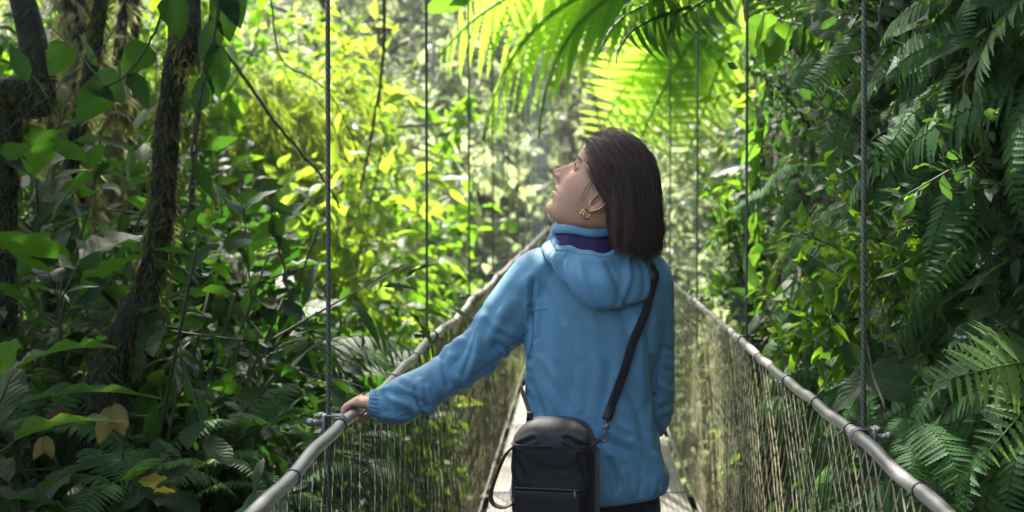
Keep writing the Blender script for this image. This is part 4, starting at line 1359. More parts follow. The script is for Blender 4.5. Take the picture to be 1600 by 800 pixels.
tab = np.array([(-.104, .070, .030, .010), (-.099, .083, .016, .025), (-.091, .0905, .0, .0355), (-.080, .0925, -.012, .0425), (-.067, .0905, -.03, .0485), (-.052, .0945, -.05, .0535),
                (-.040, .0955, -.06, .0575), (-.025, .0955, -.07, .062), (-.01, .0935, -.078, .0665), (.01, .0915, -.086, .0695), (.03, .0905, -.092, .0715), (.045, .0955, -.094, .073),
                (.06, .1005, -.090, .074), (.08, .1000, -.083, .0725), (.10, .090, -.068, .064), (.115, .064, -.045, .046), (.123, .030, -.018, .022), (.1255, .002, -.004, .003)])
zz = np.concatenate([np.linspace(-.104, .1, 130), .1 + .0255 * np.sin(np.linspace(0, PI / 2, 26))[1:]])
def ti(k):
    q = np.interp(zz, tab[:, 0], tab[:, k])
    for _ in range(6):
        q[1:-1] = .25 * q[:-2] + .5 * q[1:-1] + .25 * q[2:]
    return q
xf, xb, wd = ti(1), ti(2), ti(3)
nt_ = 110
t = np.linspace(0, 2 * PI, nt_, endpoint=False)
xc = np.where(zz < -.05, np.interp(zz, [-.104, -.05], [.048, .005]), np.interp(zz, [-.05, .02, .125], [.005, -.006, .006]))
ct, st = np.cos(t), np.sin(t)
e = 2.25
ca = np.sign(ct) * np.abs(ct) ** (2 / e); sa = np.sign(st) * np.abs(st) ** (2 / e)
X = np.where(ca[None] > 0, xc[:, None] + ca[None] * (xf - xc)[:, None], xc[:, None] + ca[None] * (xc - xb)[:, None])
Y = sa[None] * wd[:, None]
Z = np.repeat(zz[:, None], nt_, 1)
front = sst(0.15, .6, ca)[None]
gs = lambda v, s: np.exp(-(v / s) ** 2)
hN = np.interp(Z, [-.027, -.022, -.016, -.010, -.003, .008, .020, .032, .044], [0, .011, .0285, .0350, .0335, .0255, .0172, .0090, 0])
sN = np.interp(Z, [-.025, -.014, -.004, .01, .04], [.012, .0145, .0115, .0095, .0085])
aY = np.abs(Y)
dx = hN * gs(Y, sN)
dx += .0085 * gs(Z + .0355, .0050) * gs(Y, .020) + .0088 * gs(Z + .0500, .0052) * gs(Y, .0185)
dx -= .0075 * gs(Z + .0430, .0021) * np.exp(-(Y / .024) ** 4)
dx -= .0085 * gs(aY - .030, .0135) * gs(Z - .030, .0105)
dx += .0045 * gs(Z - .047, .0065) * gs(aY - .028, .020)
dx += .0035 * gs(aY - .044, .018) * gs(Z + .002, .018)
dx += .0045 * gs(Y, .016) * gs(Z + .083, .010)
dx -= .0030 * gs(Y, .012) * gs(Z + .066, .006)
dx -= .0020 * gs(aY - .027, .006) * gs(Z + .028, .014)
X = X + dx * front
Z = np.where(Z < -.03, -.03 + (Z + .03) * .9, Z)
hm = MB()
add_loft(hm, hw(np.stack([X, Y, Z], -1)))
# nose wings
for sg in (1, -1):
    u_, v_ = np.meshgrid(np.linspace(0, PI, 12), np.linspace(0, 2 * PI, 16, endpoint=False), indexing='ij')
    G = np.stack([.107 + .010 * np.cos(u_), sg * .0105 + .0065 * np.sin(u_) * np.cos(v_), -.0125 + .0065 * np.sin(u_) * np.sin(v_)], -1)
    hm.grid(hw(G), closed=True)


def vecs(a, b, wa, wb, ref):
    """cross-section axes for a limb piece from a to b"""
    T = (Vector(b) - Vector(a)).normalized(); r = Vector(ref)
    A = (r - T * r.dot(T)).normalized(); B = T.cross(A)
    return A * wa, B * wb


def limb(m, pts, n=24):
    """pts: (point, half width along ref, half width across, ref)"""
    secs = []
    for i, (p, wa, wb, ref) in enumerate(pts):
        a = pts[max(0, i - 1)][0]; b = pts[min(len(pts) - 1, i + 1)][0]
        A, B = vecs(a, b, wa, wb, ref)
        secs.append((p, A, B))
    add_loft(m, rings(secs, n))


bm_ = hm
# neck
nb = P(934, 392, 3.235)
limb(bm_, [(nb - Vector((0, 0, .03)), .062, .058, (1, 0, 0)), (nb + Vector((0, 0, .03)), .054, .052, (1, 0, 0)), (Vector(hw((-.012, 0, -.045))), .052, .050, (1, 0, 0)), (Vector(hw((-.014, 0, .02))), .05, .05, (1, 0, 0))])
# torso, arms, legs under the clothes
def row(v, ul, ur, hd, dd=0.0, vt=0.0):
    c = P((ul + ur) / 2, v, PD + dd); hx = (ur - ul) / 2 / FPX * PD
    return c, Vector((hx, 0, 0)), Vector((0, hd, 0))


TORSO = [(392, 905, 962, .05), (402, 868, 1000, .062), (416, 838, 1030, .078), (440, 826, 1040, .092), (480, 822, 1040, .102), (520, 820, 1036, .106), (570, 820, 1024, .106), (620, 824, 1022, .106), (680, 818, 1031, .115), (730, 806, 1043, .125)]
body_rows = []
for v, a, b_, hd in TORSO:
    c = (a + b_) / 2; h = (b_ - a) / 2 * .84
    body_rows.append(row(v, c - h, c + h, hd * .8))
body_rows += [row(800, 835, 1010, .105), row(850, 840, 1005, .09)]
add_loft(bm_, rings(body_rows, 40))
SHL, ELL, WRL = P(850, 430, 3.23), P(728, 562, 3.25), P(603, 634, 3.185)
SHR, ELR, WRR = P(1012, 430, 3.25), P(1020, 610, 3.27), P(985, 650, 3.46)
limb(bm_, [(SHL, .045, .045, (0, 1, 0)), (SHL.lerp(ELL, .5), .042, .04, (0, 1, 0)), (ELL, .036, .036, (0, 1, 0)), (ELL.lerp(WRL, .35), .037, .034, (0, 1, 0)), (WRL, .0265, .0195, (0, 1, 0)), (P(580, 629, 3.185), .027, .018, (0, 1, 0))])
limb(bm_, [(SHR, .045, .045, (0, 1, 0)), (SHR.lerp(ELR, .5), .041, .04, (0, 1, 0)), (ELR, .036, .036, (1, 0, 0)), (ELR.lerp(WRR, .35), .036, .034, (1, 0, 0)), (WRR, .026, .019, (0, 0, 1))])
for sx in (-.085, .075):
    hx = P(920, 0, PD).x
    limb(bm_, [((hx + sx * .9, PD, .86), .085, .085, (1, 0, 0)), ((hx + sx, PD, .70), .078, .08, (1, 0, 0)), ((hx + sx, PD + .01, .47), .052, .055, (1, 0, 0)), ((hx + sx, PD - .01, .33), .052, .055, (1, 0, 0)),
               ((hx + sx, PD - .015, .10), .035, .038, (1, 0, 0)), ((hx + sx, PD + .0, .05), .04, .05, (1, 0, 0))])
    limb(bm_, [((hx + sx, PD - .06, .04), .03, .03, (1, 0, 0)), ((hx + sx, PD + .03, .045), .036, .03, (1, 0, 0)), ((hx + sx, PD + .12, .03), .038, .02, (1, 0, 0)), ((hx + sx, PD + .15, .025), .025, .012, (1, 0, 0))])
# left hand over the rail: little finger towards the viewer
yh = 3.19
def pz(u, v, d):
    k = min(1.0, max(0.0, (596 - u) / 30))      # down on to the rail
    return P(u + 6.5 * k, v + 3.4 * k, yh) + Vector((0, d, 0))
limb(bm_, [(pz(598, 632, 0), .027, .0185, (0, 1, 0)), (pz(580, 629, 0), .031, .0165, (0, 1, 0)), (pz(563, 625, 0), .036, .0140, (0, 1, 0)), (pz(550, 623.5, 0), .038, .0115, (0, 1, 0)), (pz(544, 625, 0), .036, .008, (0, 1, 0))], 28)
for k, (dy, l, r) in enumerate(((.0305, .98, .0083), (.0105, 1.05, .0086), (-.0095, 1.0, .0081), (-.0285, .84, .0072))):
    k0 = pz(550, 623.5, dy * .9)
    k1 = k0 + (pz(533, 634, dy) - pz(550, 623.5, dy * .9)) * l
    k2 = k1 + (pz(534.5, 649.5, dy) - pz(533, 634, dy)) * l
    k3 = k2 + (pz(547, 656.5, dy * .97) - pz(534.5, 649.5, dy)) * l
    pth = smooth_path([k0 + (k0 - k1) * .5, k0, k1, k2, k3], 26)
    rr = np.interp(np.linspace(0, 1, 26), [0, .25, .45, .5, .7, .9, .97, 1], [r, r * 1.08, r * .98, r * 1.06, r * .95, r * .86, r * .65, r * .2])
    bm_.tube(pth, rr, 14)
th_ = smooth_path([pz(592, 633, .018), pz(580, 640, .034), pz(566, 650, .046), pz(553, 657, .048), pz(546, 657, .047)], 22)
bm_.tube(th_, np.interp(np.linspace(0, 1, 22), [0, .3, .55, .8, .95, 1], [.013, .0125, .010, .0098, .0075, .002]), 14)
# right hand, closed lightly in front of her
rh = WRR
dirh = (rh - ELR).normalized()
limb(bm_, [(rh, .026, .018, (0, 0, 1)), (rh + dirh * .045, .035, .015, (0, 0, 1)), (rh + dirh * .085, .037, .011, (0, 0, 1))], 24)
for k in range(4):
    dz = (.0295, .0100, -.0095, -.028)[k]
    k0 = rh + dirh * .083 + Vector((0, 0, dz)); inw = Vector((-1, .1, 0)).normalized()
    k1 = k0 + dirh * .028 + inw * .016; k2 = k1 + inw * .024 + dirh * .002; k3 = k2 + inw * .006 - dirh * .018
    bm_.tube(smooth_path([k0 - dirh * .01, k0, k1, k2, k3], 20), np.interp(np.linspace(0, 1, 20), [0, .5, .9, 1], [.0085, .0082, .0068, .002]), 12)
bm_.tube(smooth_path([rh + dirh * .01 + Vector((0, 0, .02)), rh + dirh * .04 + Vector((-.01, 0, .042)), rh + dirh * .075 + Vector((-.026, 0, .045))], 14), np.linspace(.012, .007, 14), 12)
bm_.V = [v - np.array(PO) for v in bm_.V]
me = remesh(bm_, .0024, 'body', M['skin'], 2)
V = get_v(me)
# ear joined on afterwards (finer than the remesh)
def ear_grid(sg):
    r_, th = np.meshgrid(np.linspace(0, 1, 22), np.linspace(0, 2 * PI, 48, endpoint=False), indexing='ij')
    hgt = np.interp(r_, [0, .25, .42, .55, .64, .76, .88, .95, 1], [.001, .0005, .003, .0085, .0095, .006, .0085, .0105, .0095])
    up_ = r_ * np.cos(th); bk = r_ * np.sin(th)
    lobe = sst(.3, .95, -up_)
    hgt = hgt * (1 - lobe) + .0085 * lobe * np.clip(1.1 - .3 * r_, 0, 1)
    wdt = np.where(bk > 0, .0205, .0135) * (1 - .28 * lobe)
    x = -.004 - bk * wdt - up_ * .004
    z = up_ * .0305 + .003
    y = .0690 + hgt + np.clip(bk, 0, 1) * .010 + .001 * np.cos(th * 3)
    front_fade = sst(.55, 1.0, -bk)
    y = y - front_fade * .008
    G = np.stack([x, y * sg, z], -1)
    back = G[-1:].copy(); back[..., 1] -= .004 * sg
    back2 = back.copy(); back2[..., 0] = back2[..., 0] * .7 - .0015; back2[..., 2] = back2[..., 2] * .75; back2[..., 1] = .060 * sg
    return np.concatenate([G, back, back2], 0)


ob = bpy.data.objects.new('body', me); COL.objects.link(ob); ob.parent = person
em = MB()
for sg in (1, -1):
    G = hw(ear_grid(sg)) - np.array(PO)
    em.grid(G if sg == 1 else G[:, ::-1], closed=True)
for sg in (1, -1):                                # eyelids: thin caps over the eyeball
    c = np.array([.0740, .0305 * sg, .0300])
    for lo, hi in ((.16, 1.5), (-1.5, -.20)):
        a_, b_ = np.meshgrid(np.linspace(lo, hi, 12), np.linspace(-1.5, 1.5, 24), indexing='ij')
        edge = (a_ - a_.mean()) / (hi - lo)
        lim = np.cos(np.clip(b_, -1.35, 1.35) / 1.35 * PI / 2) ** .6
        a2 = a_ * np.where(np.abs(a_) < .8, np.clip(lim, .15, 1), 1)
        R_ = .0128 + .0006 * np.exp(-((np.abs(a_) - .22) / .15) ** 2)
        G = np.stack([R_ * np.cos(a2) * np.cos(b_), R_ * np.cos(a2) * np.sin(b_), R_ * np.sin(a2)], -1) + c
        em.grid(hw(G) - np.array(PO))
eo = em.data('ears', M['skin'])
import bmesh
bmx = bmesh.new(); bmx.from_mesh(me); bmx.from_mesh(eo); bmx.to_mesh(me); bmx.free()
bpy.data.meshes.remove(eo)
me.polygons.foreach_set('use_smooth', np.ones(len(me.polygons), bool))
V = get_v(me)
L = hl(V + np.array(PO))
colr = np.tile(np.array([.70, .395, .25]), (len(V), 1))
lip = np.clip(gs(L[:, 2] + .0355, .0052) + gs(L[:, 2] + .0478, .0058), 0, 1) * np.exp(-(L[:, 1] / .0225) ** 4) * (L[:, 0] > .085)
colr = colr * (1 - lip[:, None] * .85) + np.array([.47, .17, .15]) * lip[:, None] * .85
blush = gs(np.abs(L[:, 1]) - .045, .022) * gs(L[:, 2] + .004, .022) * (L[:, 0] > .03) + .8 * gs(L[:, 1], .02) * gs(L[:, 2] + .008, .012) * (L[:, 0] > .1)
colr = colr * (1 - .35 * np.clip(blush, 0, 1)[:, None]) + np.array([.58, .24, .18]) * .35 * np.clip(blush, 0, 1)[:, None]
hairline = np.interp(L[:, 2], [-.06, -.02, .0, .02, .05, .075, .095, .13], [-.05, -.035, -.02, .008, .058, .092, .100, .09])
inhead = (np.linalg.norm(L - [0, 0, .02], axis=1) < .14) & (L[:, 2] > -.05)
scalp = inhead & (L[:, 0] < hairline - .004) & ~((np.abs(L[:, 1]) > .066) & (L[:, 2] < .04) & (L[:, 0] > -.032))
colr[scalp] = (.02, .013, .011)
ca_ = me.color_attributes.new('Col', 'FLOAT_COLOR', 'POINT')
ca_.data.foreach_set('color', np.concatenate([colr, np.ones((len(V), 1))], 1).astype(np.float32).ravel())
bvh_body = bvh_of(me)

# eyes, brows, lashes
for sg in (1, -1):
    c = np.array([.0740, .0305 * sg, .0300])
    s = MB(); u_, v_ = np.meshgrid(np.linspace(0, PI, 16), np.linspace(0, 2 * PI, 24, endpoint=False), indexing='ij')
    s.grid(hw(np.stack([.0118 * np.cos(u_), .0118 * np.sin(u_) * np.cos(v_), .0118 * np.sin(u_) * np.sin(v_)], -1) + c), closed=True)
    e_ = pobj(s, 'eye', M['eye_white'])
    s = MB(); u_, v_ = np.meshgrid(np.linspace(0.001, .78, 6), np.linspace(0, 2 * PI, 20, endpoint=False), indexing='ij')
    R_ = .0120
    s.grid(hw(np.stack([R_ * np.cos(u_), R_ * np.sin(u_) * np.cos(v_), R_ * np.sin(u_) * np.sin(v_) + .001], -1) + c), closed=True)
    pobj(s, 'iris', M['iris'], e_)
    # lids: skin-coloured caps are part of the face; lashes a fine dark fringe
    s = MB()
    a = np.linspace(-1.15, 1.15, 14)
    arc = np.stack([.0122 * np.cos(a) * .92, .0122 * np.sin(a), .0036 - .0022 * (a / 1.15) ** 2], -1) + c
    s.tube(hw(arc), .0009, 5)
    for q in arc[1:-1]:
        s.tube(hw(np.array([q, q + [.0045, .001 * sg, .0012], q + [.0065, .0015 * sg, .0042]])), [.0005, .0004, .0002], 4)
    pobj(s, 'eyelashes', M['hair'])
    s = MB()
    for k in range(64):
        q = k / 63
        y = (.013 + .036 * q) * sg; z = .0465 + .0065 * math.sin(q * 2.3) - .003 * q + rnd.uniform(-.002, .002)
        h = bvh_body.ray_cast(Vector(hw((.2, y, z))) - PO, -fx)
        if h[0]:
            p0 = np.array(h[0]) + np.array(fx) * .0005 + np.array(PO)
            p1 = p0 + HM @ np.array([-.0008, .0085 * sg, .0022 * (1 - 2 * q)])
            h2 = bvh_body.find_nearest(Vector(p1) - PO)
            p1 = np.array(h2[0] + h2[1] * .0008) + np.array(PO)
            s.tube(np.array([p0, (p0 + p1) / 2 + np.array(fx) * .0004, p1]), [.0013, .0012, .0004], 4)
    pobj(s, 'eyebrow', M['hair'])

# --- jacket shell
TJ = TORSO + [(752, 799, 1047, .130), (766, 797, 1046, .130), (776, 802, 1040, .124), (779, 812, 1030, .112)]
rows_ = []
for v, a, b_, hd in TJ:
    c, A, B = row(v, a, b_, hd)
    tilt = sst(690, 770, v) * .014
    A = A + Vector((0, 0, tilt))
    rows_.append((c, A, B))
# resample rows smoothly
cs = smooth_path([list(r[0]) + list(r[1]) + list(r[2]) for r in rows_], 60)
Gt = rings([(q[:3], q[3:6], q[6:9]) for q in cs], 72, 2.35)
jm = MB(); add_loft(jm, Gt)
def sleeve(m, pts):
    p = smooth_path([list(q[0]) + [q[1], q[2]] for q in pts], 40)
    secs = []
    for i in range(40):
        A, B = vecs(p[max(0, i - 1), :3], p[min(39, i + 1), :3], p[i, 3], p[i, 4], (0, 1, 0))
        secs.append((p[i, :3], A, B))
    add_loft(m, rings(secs, 40))
SLV = [(P(870, 424, 3.225), .070, .060), (P(846, 436, 3.225), .078, .076), (P(806, 482, 3.235), .072, .072), (P(764, 532, 3.245), .064, .0625), (P(726, 568, 3.25), .059, .057), (P(680, 598, 3.23), .055, .0525), (P(640, 620, 3.205), .055, .056),
       (P(612, 631, 3.195), .052, .052), (P(594, 631, 3.19), .043, .041), (P(585, 630, 3.187), .034, .031), (P(579, 629, 3.185), .031, .028)]
sleeve(jm, SLV)
sleeve(jm, [(P(990, 424, 3.24), .065, .056), (P(1008, 436, 3.24), .075, .068), (P(1018, 480, 3.25), .070, .058), (P(1021, 540, 3.26), .064, .053), (P(1021, 600, 3.275), .060, .053), (P(1020, 645, 3.30), .056, .050), (P(1008, 664, 3.36), .05, .046), (P(992, 660, 3.43), .044, .04), (P(986, 653, 3.455), .034, .03)])
jm.V = [v - np.array(PO) for v in jm.V]
jme = remesh(jm, .0034, 'jacket', M['jacket'], 9)


FOLDS_MORE = [([(700 - 22 * k, 556 + 14 * k), (690 - 22 * k, 590 + 12 * k)], 3.5, -2.2 if k % 2 else 2.2) for k in range(4)]


def fold_disp(me, folds, noise_amp=.0016):
    V = get_v(me); Nn = get_n(me)
    Wp = V + np.array(PO)
    U = U0 + Wp[:, 0] / Wp[:, 1] * FPX; Vv = V0 - (Wp[:, 2] - CZ) / Wp[:, 1] * FPX
    d = np.zeros(len(V))
    facing = (Nn[:, 1] < .25)
    for pts, wpx, amp in folds:
        for (a, b_) in zip(pts[:-1], pts[1:]):
            a, b_ = np.array(a, float), np.array(b_, float)
            ab = b_ - a; L_ = ab @ ab
            t = np.clip(((U - a[0]) * ab[0] + (Vv - a[1]) * ab[1]) / L_, 0, 1)
            ds = np.hypot(U - a[0] - t * ab[0], Vv - a[1] - t * ab[1])
            tp = .55 + .45 * np.sin(PI * t)
            q = (1.35 * np.exp(-(ds / wpx) ** 2) if amp > 0 else 1.75 * np.exp(-(ds / wpx) ** 1.15)) - .55 * np.exp(-((ds - 1.9 * wpx) / (1.0 * wpx)) ** 2)
            d += amp * (.00145 if a[0] < 830 else .001) * tp * q * facing
    # broad slack of the cloth
    for s, am, sd_ in ((.14, 1.0, 3), (.07, .5, 4)):
        d += noise_amp * am * 2 * (vnoise(Wp[:, 0] * 1.6 + Wp[:, 1] * .5, Wp[:, 2] * .7 + Wp[:, 0] * .6, s, sd_) + .6 * vnoise(Wp[:, 1] * 1.4, Wp[:, 2], s, sd_ + 2))
    set_v(me, V + Nn * d[:, None])


FOLDS = [
    ([(832, 438), (830, 480), (833, 530), (826, 562)], 4, -5), ([(842, 470), (838, 520)], 4, 3),
    ([(826, 562), (800, 548), (775, 540)], 6, -4), ([(822, 556), (790, 575), (760, 585)], 5, 3.5), ([(815, 530), (780, 510)], 6, 3),
    ([(820, 590), (832, 640)], 5, 4), ([(828, 600), (850, 655)], 6, -3.5),
    ([(735, 508), (722, 545), (705, 575)], 7, -4.5), ([(752, 495), (745, 540)], 7, 4), ([(700, 548), (715, 590), (740, 608)], 6, 4), ([(690, 560), (700, 600)], 5, -4),
    ([(612, 612), (645, 620), (668, 632)], 5, -4.5), ([(630, 600), (648, 610), (655, 618)], 4, -4), ([(616, 625), (650, 640), (690, 645)], 5, 4), ([(655, 596), (664, 610)], 5, 3.5), ([(600, 618), (612, 640)], 3, -3), ([(592, 612), (606, 606)], 3, 3),
    ([(600, 650), (640, 655)], 4, 3), ([(675, 590), (690, 622), (720, 632)], 6, -3),
    ([(800, 470), (760, 530), (720, 600)], 9, 3), ([(845, 415), (815, 450)], 8, 3),
    ([(862, 470), (868, 560), (862, 640)], 8, 1.6), ([(890, 490), (900, 570), (885, 650)], 9, -1.6), ([(925, 490), (935, 560), (930, 640)], 9, 1.6), ([(960, 560), (935, 660)], 8, -1.2000000000000002),
    ([(985, 470), (1000, 540), (1005, 620)], 8, 4.5), ([(1010, 470), (1016, 540)], 6, -4), ([(975, 600), (1000, 650), (1010, 700)], 8, -4), ([(948, 690), (985, 705), (1015, 745)], 8, -5), ([(950, 700), (975, 740), (985, 768)], 7, 4.5),
    ([(990, 690), (1025, 715), (1040, 745)], 7, 4), ([(955, 720), (960, 765)], 5, -4), ([(1000, 740), (1010, 770)], 5, -4), ([(1030, 690), (1040, 730)], 5, -3),
    ([(810, 690), (818, 735)], 5, 3.5), ([(800, 735), (812, 770)], 5, -3.5), ([(930, 700), (940, 770)], 6, 3),
    ([(1018, 560), (1024, 620), (1026, 690)], 4, -6), ([(1034, 540), (1052, 548)], 4, -3.5), ([(1030, 600), (1050, 612)], 5, 3.5), ([(1030, 640), (1048, 632)], 5, -4), ([(1034, 665), (1046, 655)], 4, 3), ([(1035, 470), (1048, 500)], 6, 3),
    ([(1040, 575), (1050, 580)], 4, -3),
]
FOLDS += [([(745, 520), (725, 585)], 4, -3), ([(760, 505), (790, 570)], 5, -2.5), ([(720, 530), (690, 552)], 4, 3), ([(846, 560), (905, 640)], 6, 2.5), ([(850, 620), (890, 690)], 6, -2.5), ([(905, 500), (960, 580)], 8, -2.5), ([(1000, 520), (960, 640)], 7, -2.5), ([(960, 660), (1020, 690)], 6, 3), ([(850, 450), (880, 500)], 6, -3), ([(1020, 440), (990, 520)], 6, 2.5), ([(652, 622), (664, 655)], 4, -3.5), ([(668, 605), (676, 640)], 4, 3)]
for x in range(812, 1045, 17):      # gathered hem
    x = x + rnd.uniform(-4, 4)
    FOLDS.append(([(x, 752), (x + rnd.uniform(-4, 4), 776)], 3.5, rnd.uniform(-2.6, -1)))
fold_disp(jme, FOLDS, .0013)
jacket = pobj(jme, 'jacket', M['jacket'])
bvh_j = bvh_of(jme)


def on_jacket(u, v, off=.002):
    o = Vector((0, 0, CZ)) - PO
    dr = (P(u, v, 3) - Vector((0, 0, CZ))).normalized()
    h = bvh_j.ray_cast(o, dr)
    if h[0] is None:
        h2 = bvh_j.find_nearest(P(u, v, PD) - PO)
        return h2[0] + PO + h2[1] * off, h2[1]
    n = h[1] if h[1].dot(dr) < 0 else -h[1]
    return h[0] + PO + n * off, n


def seam(pts, r=.0014, n=40):
    q = smooth_path([(a, b_, 0) for a, b_ in pts], n)
    pp = np.array([on_jacket(a, b_, .0003)[0] for a, b_, _ in q])
    pp[1:-1] = (pp[:-2] + pp[1:-1] * 2 + pp[2:]) / 4
    pobj(MB().tube(pp, r, 6), 'seam', M['seam'], jacket)


seam([(612, 655), (660, 634), (700, 612), (745, 580), (790, 545), (825, 516)])
seam([(834, 432), (830, 470), (833, 520), (826, 560)])
seam([(834, 487), (845, 484), (856, 483)], n=12)
seam([(1034, 440), (1040, 500), (1030, 560), (1022, 620)], n=24)
# cuff with gathers
s = MB()
th = np.linspace(0, 2 * PI, 120, endpoint=False)
secs = []
ax = (P(573, 628.5, 3.184) - P(590, 630.5, 3.188)).normalized()
A = Vector((0, 1, 0)); A = (A - ax * A.dot(ax)).normalized(); B = ax.cross(A)
G = []
for k in range(15):
    q = k / 14
    c = P(592, 631, 3.188).lerp(P(575, 628.5, 3.184), q)
    w_ = .0025 * math.sin(PI * q) ** .5
    rr = (1 + .055 * np.sin(th * 19 + .6 * np.sin(q * 5)) * math.sin(PI * min(1, q * 1.05 + .02)) + .02 * np.sin(th * 7))
    ra, rb = (.0345 - .003 * q) * (1 if k < 14 else .93) + w_, (.0310 - .0035 * q) * (1 if k < 14 else .93) + w_
    G.append(np.array(c) + (rr * np.cos(th))[:, None] * np.array(A) * ra + (rr * np.sin(th))[:, None] * np.array(B) * rb)
c = P(579, 629, 3.185)
G.append(np.array(c) + np.cos(th)[:, None] * np.array(A) * .024 + np.sin(th)[:, None] * np.array(B) * .016)
s.grid(np.array(G), closed=True)
pobj(s, 'cuff', M['jacket'], jacket)

# collar and hood
def ringpt(phi, r, v, cx=933, cd_=3.215, sy=1.0, sx=1.0):
    c = P(cx, v, cd_)
    return np.array([c.x + r * math.sin(phi) * sx, cd_ - r * math.cos(phi) * sy, c.z])


ph = np.linspace(0, 2 * PI, 96, endpoint=False)
def collar_ring(prof):
    G = []
    for (r, dv) in prof:
        rv = []
        for a in ph:
            back = .5 + .5 * math.cos(a)
            lf = max(0, -math.sin(a)); frt = .5 - .5 * math.cos(a)
            v = dv + 10 * back - 3 * lf + 2.0 * math.sin(a * 3 + .7) + 16 * frt * max(0, (dv - 346) / 20) * lf
            rv.append(ringpt(a, r * (1 + .018 * math.sin(5 * a) + .012 * math.sin(9 * a + 1)) * (1 + .16 * lf + .10 * frt), v, 920, 3.21))
        G.append(rv)
    return MB().grid(np.array(G), closed=True)
pobj(collar_ring([(.074, 358), (.0765, 356.5), (.0765, 352.5), (.074, 348), (.071, 345.5), (.067, 346), (.065, 350), (.064, 362)]), 'collar', M['jacket'], jacket)
pobj(collar_ring([(.076, 404), (.074, 390), (.0715, 376), (.0695, 364), (.068, 356), (.065, 356), (.064, 385)]), 'lining', M['lining'], jacket)
# front of the stand-up collar, closed over the lining
G = []
for q in np.linspace(0, 1, 12):
    rv = []
    for a in np.linspace(PI * .55, PI * 1.56, 60):
        lf = max(0, -math.sin(a)); frt = .5 - .5 * math.cos(a)
        r = (.079 + .028 * (1 - q) ** 1.6) * (1 + .018 * math.sin(5 * a) + .012 * math.sin(9 * a + 1)) * (1 + .16 * lf + .10 * frt)
        en = sst(PI * 1.56, PI * 1.36, a) * sst(PI * .55, PI * .75, a)
        r = r * (.62 + .38 * en)
        rv.append(ringpt(a, r, 352 + 44 * (1 - q) - 3 * lf + (1 - en) * 34 * q, 920, 3.21))
    G.append(rv)
pobj(MB().grid(np.array(G)), 'collar', M['jacket'], jacket)

ph = np.linspace(-2.45, 2.45, 220)
def hood_profile(phi):
    s = abs(phi) / 2.45
    lf = 1 if phi < 0 else 0
    bk = math.cos(min(abs(phi), PI / 2)) ** 1.0
    # (radius, v) from the inside of the rim over the lip, down the pouch and back in under
    rim_v = 391 * bk + (371 if phi > 0 else 368) * (1 - bk) - 8 * sst(.6, 1, s) * (1 - lf) - 8 * math.exp(-((phi - 1.0) / .35) ** 2)
    bq = bk if phi > 0 else bk ** 3
    bot_v = 477 * bq + (450 if phi > 0 else 394) * (1 - bq) - (40 if phi > 0 else 14) * sst(.6, 1, s)
    rw = 1.0 - .25 * sst(.6, 1, s)
    R1, R2 = .101 * rw, .141 * rw
    dpt = min(34, (bot_v - rim_v) * .35)
    prof = [(.070 * rw, rim_v + dpt), (.082 * rw, rim_v + dpt * .41), (R1 - .006, rim_v + 2), (R1, rim_v - 1), (R1 + .006, rim_v + 2.5), (R1 + .012, rim_v + 10), (R1 + .017, (rim_v * .72 + bot_v * .28)), (R2 - .004, (rim_v * .48 + bot_v * .52)), (R2, (rim_v * .25 + bot_v * .75)),
            (R2 - .004, bot_v - 5), (R2 - .018, bot_v + 1), (R2 - .040, bot_v - 4), (.06 * rw, bot_v - 22)]
    return prof
HF = [(-.86, .75, .05, .009, .22, .9), (-.70, .75, .045, -.008, .26, .9), (-.28, 1.2, .06, .005, .5, .95), (.28, 1.2, .06, -.004, .45, .9), (.62, -1.0, .07, .004, .4, .78), (1.05, -.4, .06, .004, .3, .75), (-.1, 1.6, .05, -.004, .55, .82)]
G = []
for phi in ph:
    pr_ = smooth_path([(r, v, 0) for r, v in hood_profile(phi)], 60)
    colp = []
    for k, (r, v, _) in enumerate(pr_):
        q = k / 59
        w_ = sst(.3, .6, q) * (1 - sst(.85, 1, q))
        # slack folds across the pouch
        r2 = r + w_ * (.0045 * math.sin(phi * 3.1 + q * 5) + .0018 * math.sin(phi * 7 - q * 9 + 1))
        r2 += .004 * math.exp(-((phi + .95) / .16) ** 2) * sst(.25, .4, q) * (1 - sst(.7, .95, q))          # long fold at the left
        r2 -= .005 * math.exp(-((phi + .62 + .5 * (q - .5)) / .15) ** 2) * sst(.25, .4, q) * (1 - sst(.75, .95, q))
        r2 += .006 * math.exp(-((phi - .15 - .7 * (q - .6)) / .14) ** 2) * sst(.3, .5, q)
        r2 -= .006 * math.exp(-((phi - .45 - .6 * (q - .6)) / .13) ** 2) * sst(.3, .5, q)
        for (pc, sl, wd_, am, qa, qb) in HF:
            dd_ = phi - pc - sl * (q - .55)
            r2 += am * (math.exp(-(dd_ / wd_) ** 2) - .5 * math.exp(-((abs(dd_) - 1.8 * wd_) / wd_) ** 2)) * sst(qa - .1, qa + .08, q) * (1 - sst(qb - .06, qb + .1, q))
        r2 += .002 * math.sin(phi * 6) * (1 - sst(.1, .3, q)) 
        v2 = v + 2.2 * math.sin(phi * 5 + 1) * (1 - sst(.25, .5, q)) + 1.5 * math.sin(phi * 11) * (1 - sst(.25, .5, q))
        colp.append(ringpt(phi, r2, v2, 933, 3.205))
    G.append(colp)
G = np.array(G)
hood = pobj(MB().grid(G[:, 12:][:, ::-1]), 'hood', M['jacket'], jacket)
pobj(MB().grid(G[:, :13][:, ::-1]), 'lining', M['lining'], jacket)
# hem seam on the hood rim
rimc = G[:, 22]
pobj(MB().tube(rimc[10:-10], .0009, 5), 'seam', M['seam'], jacket)

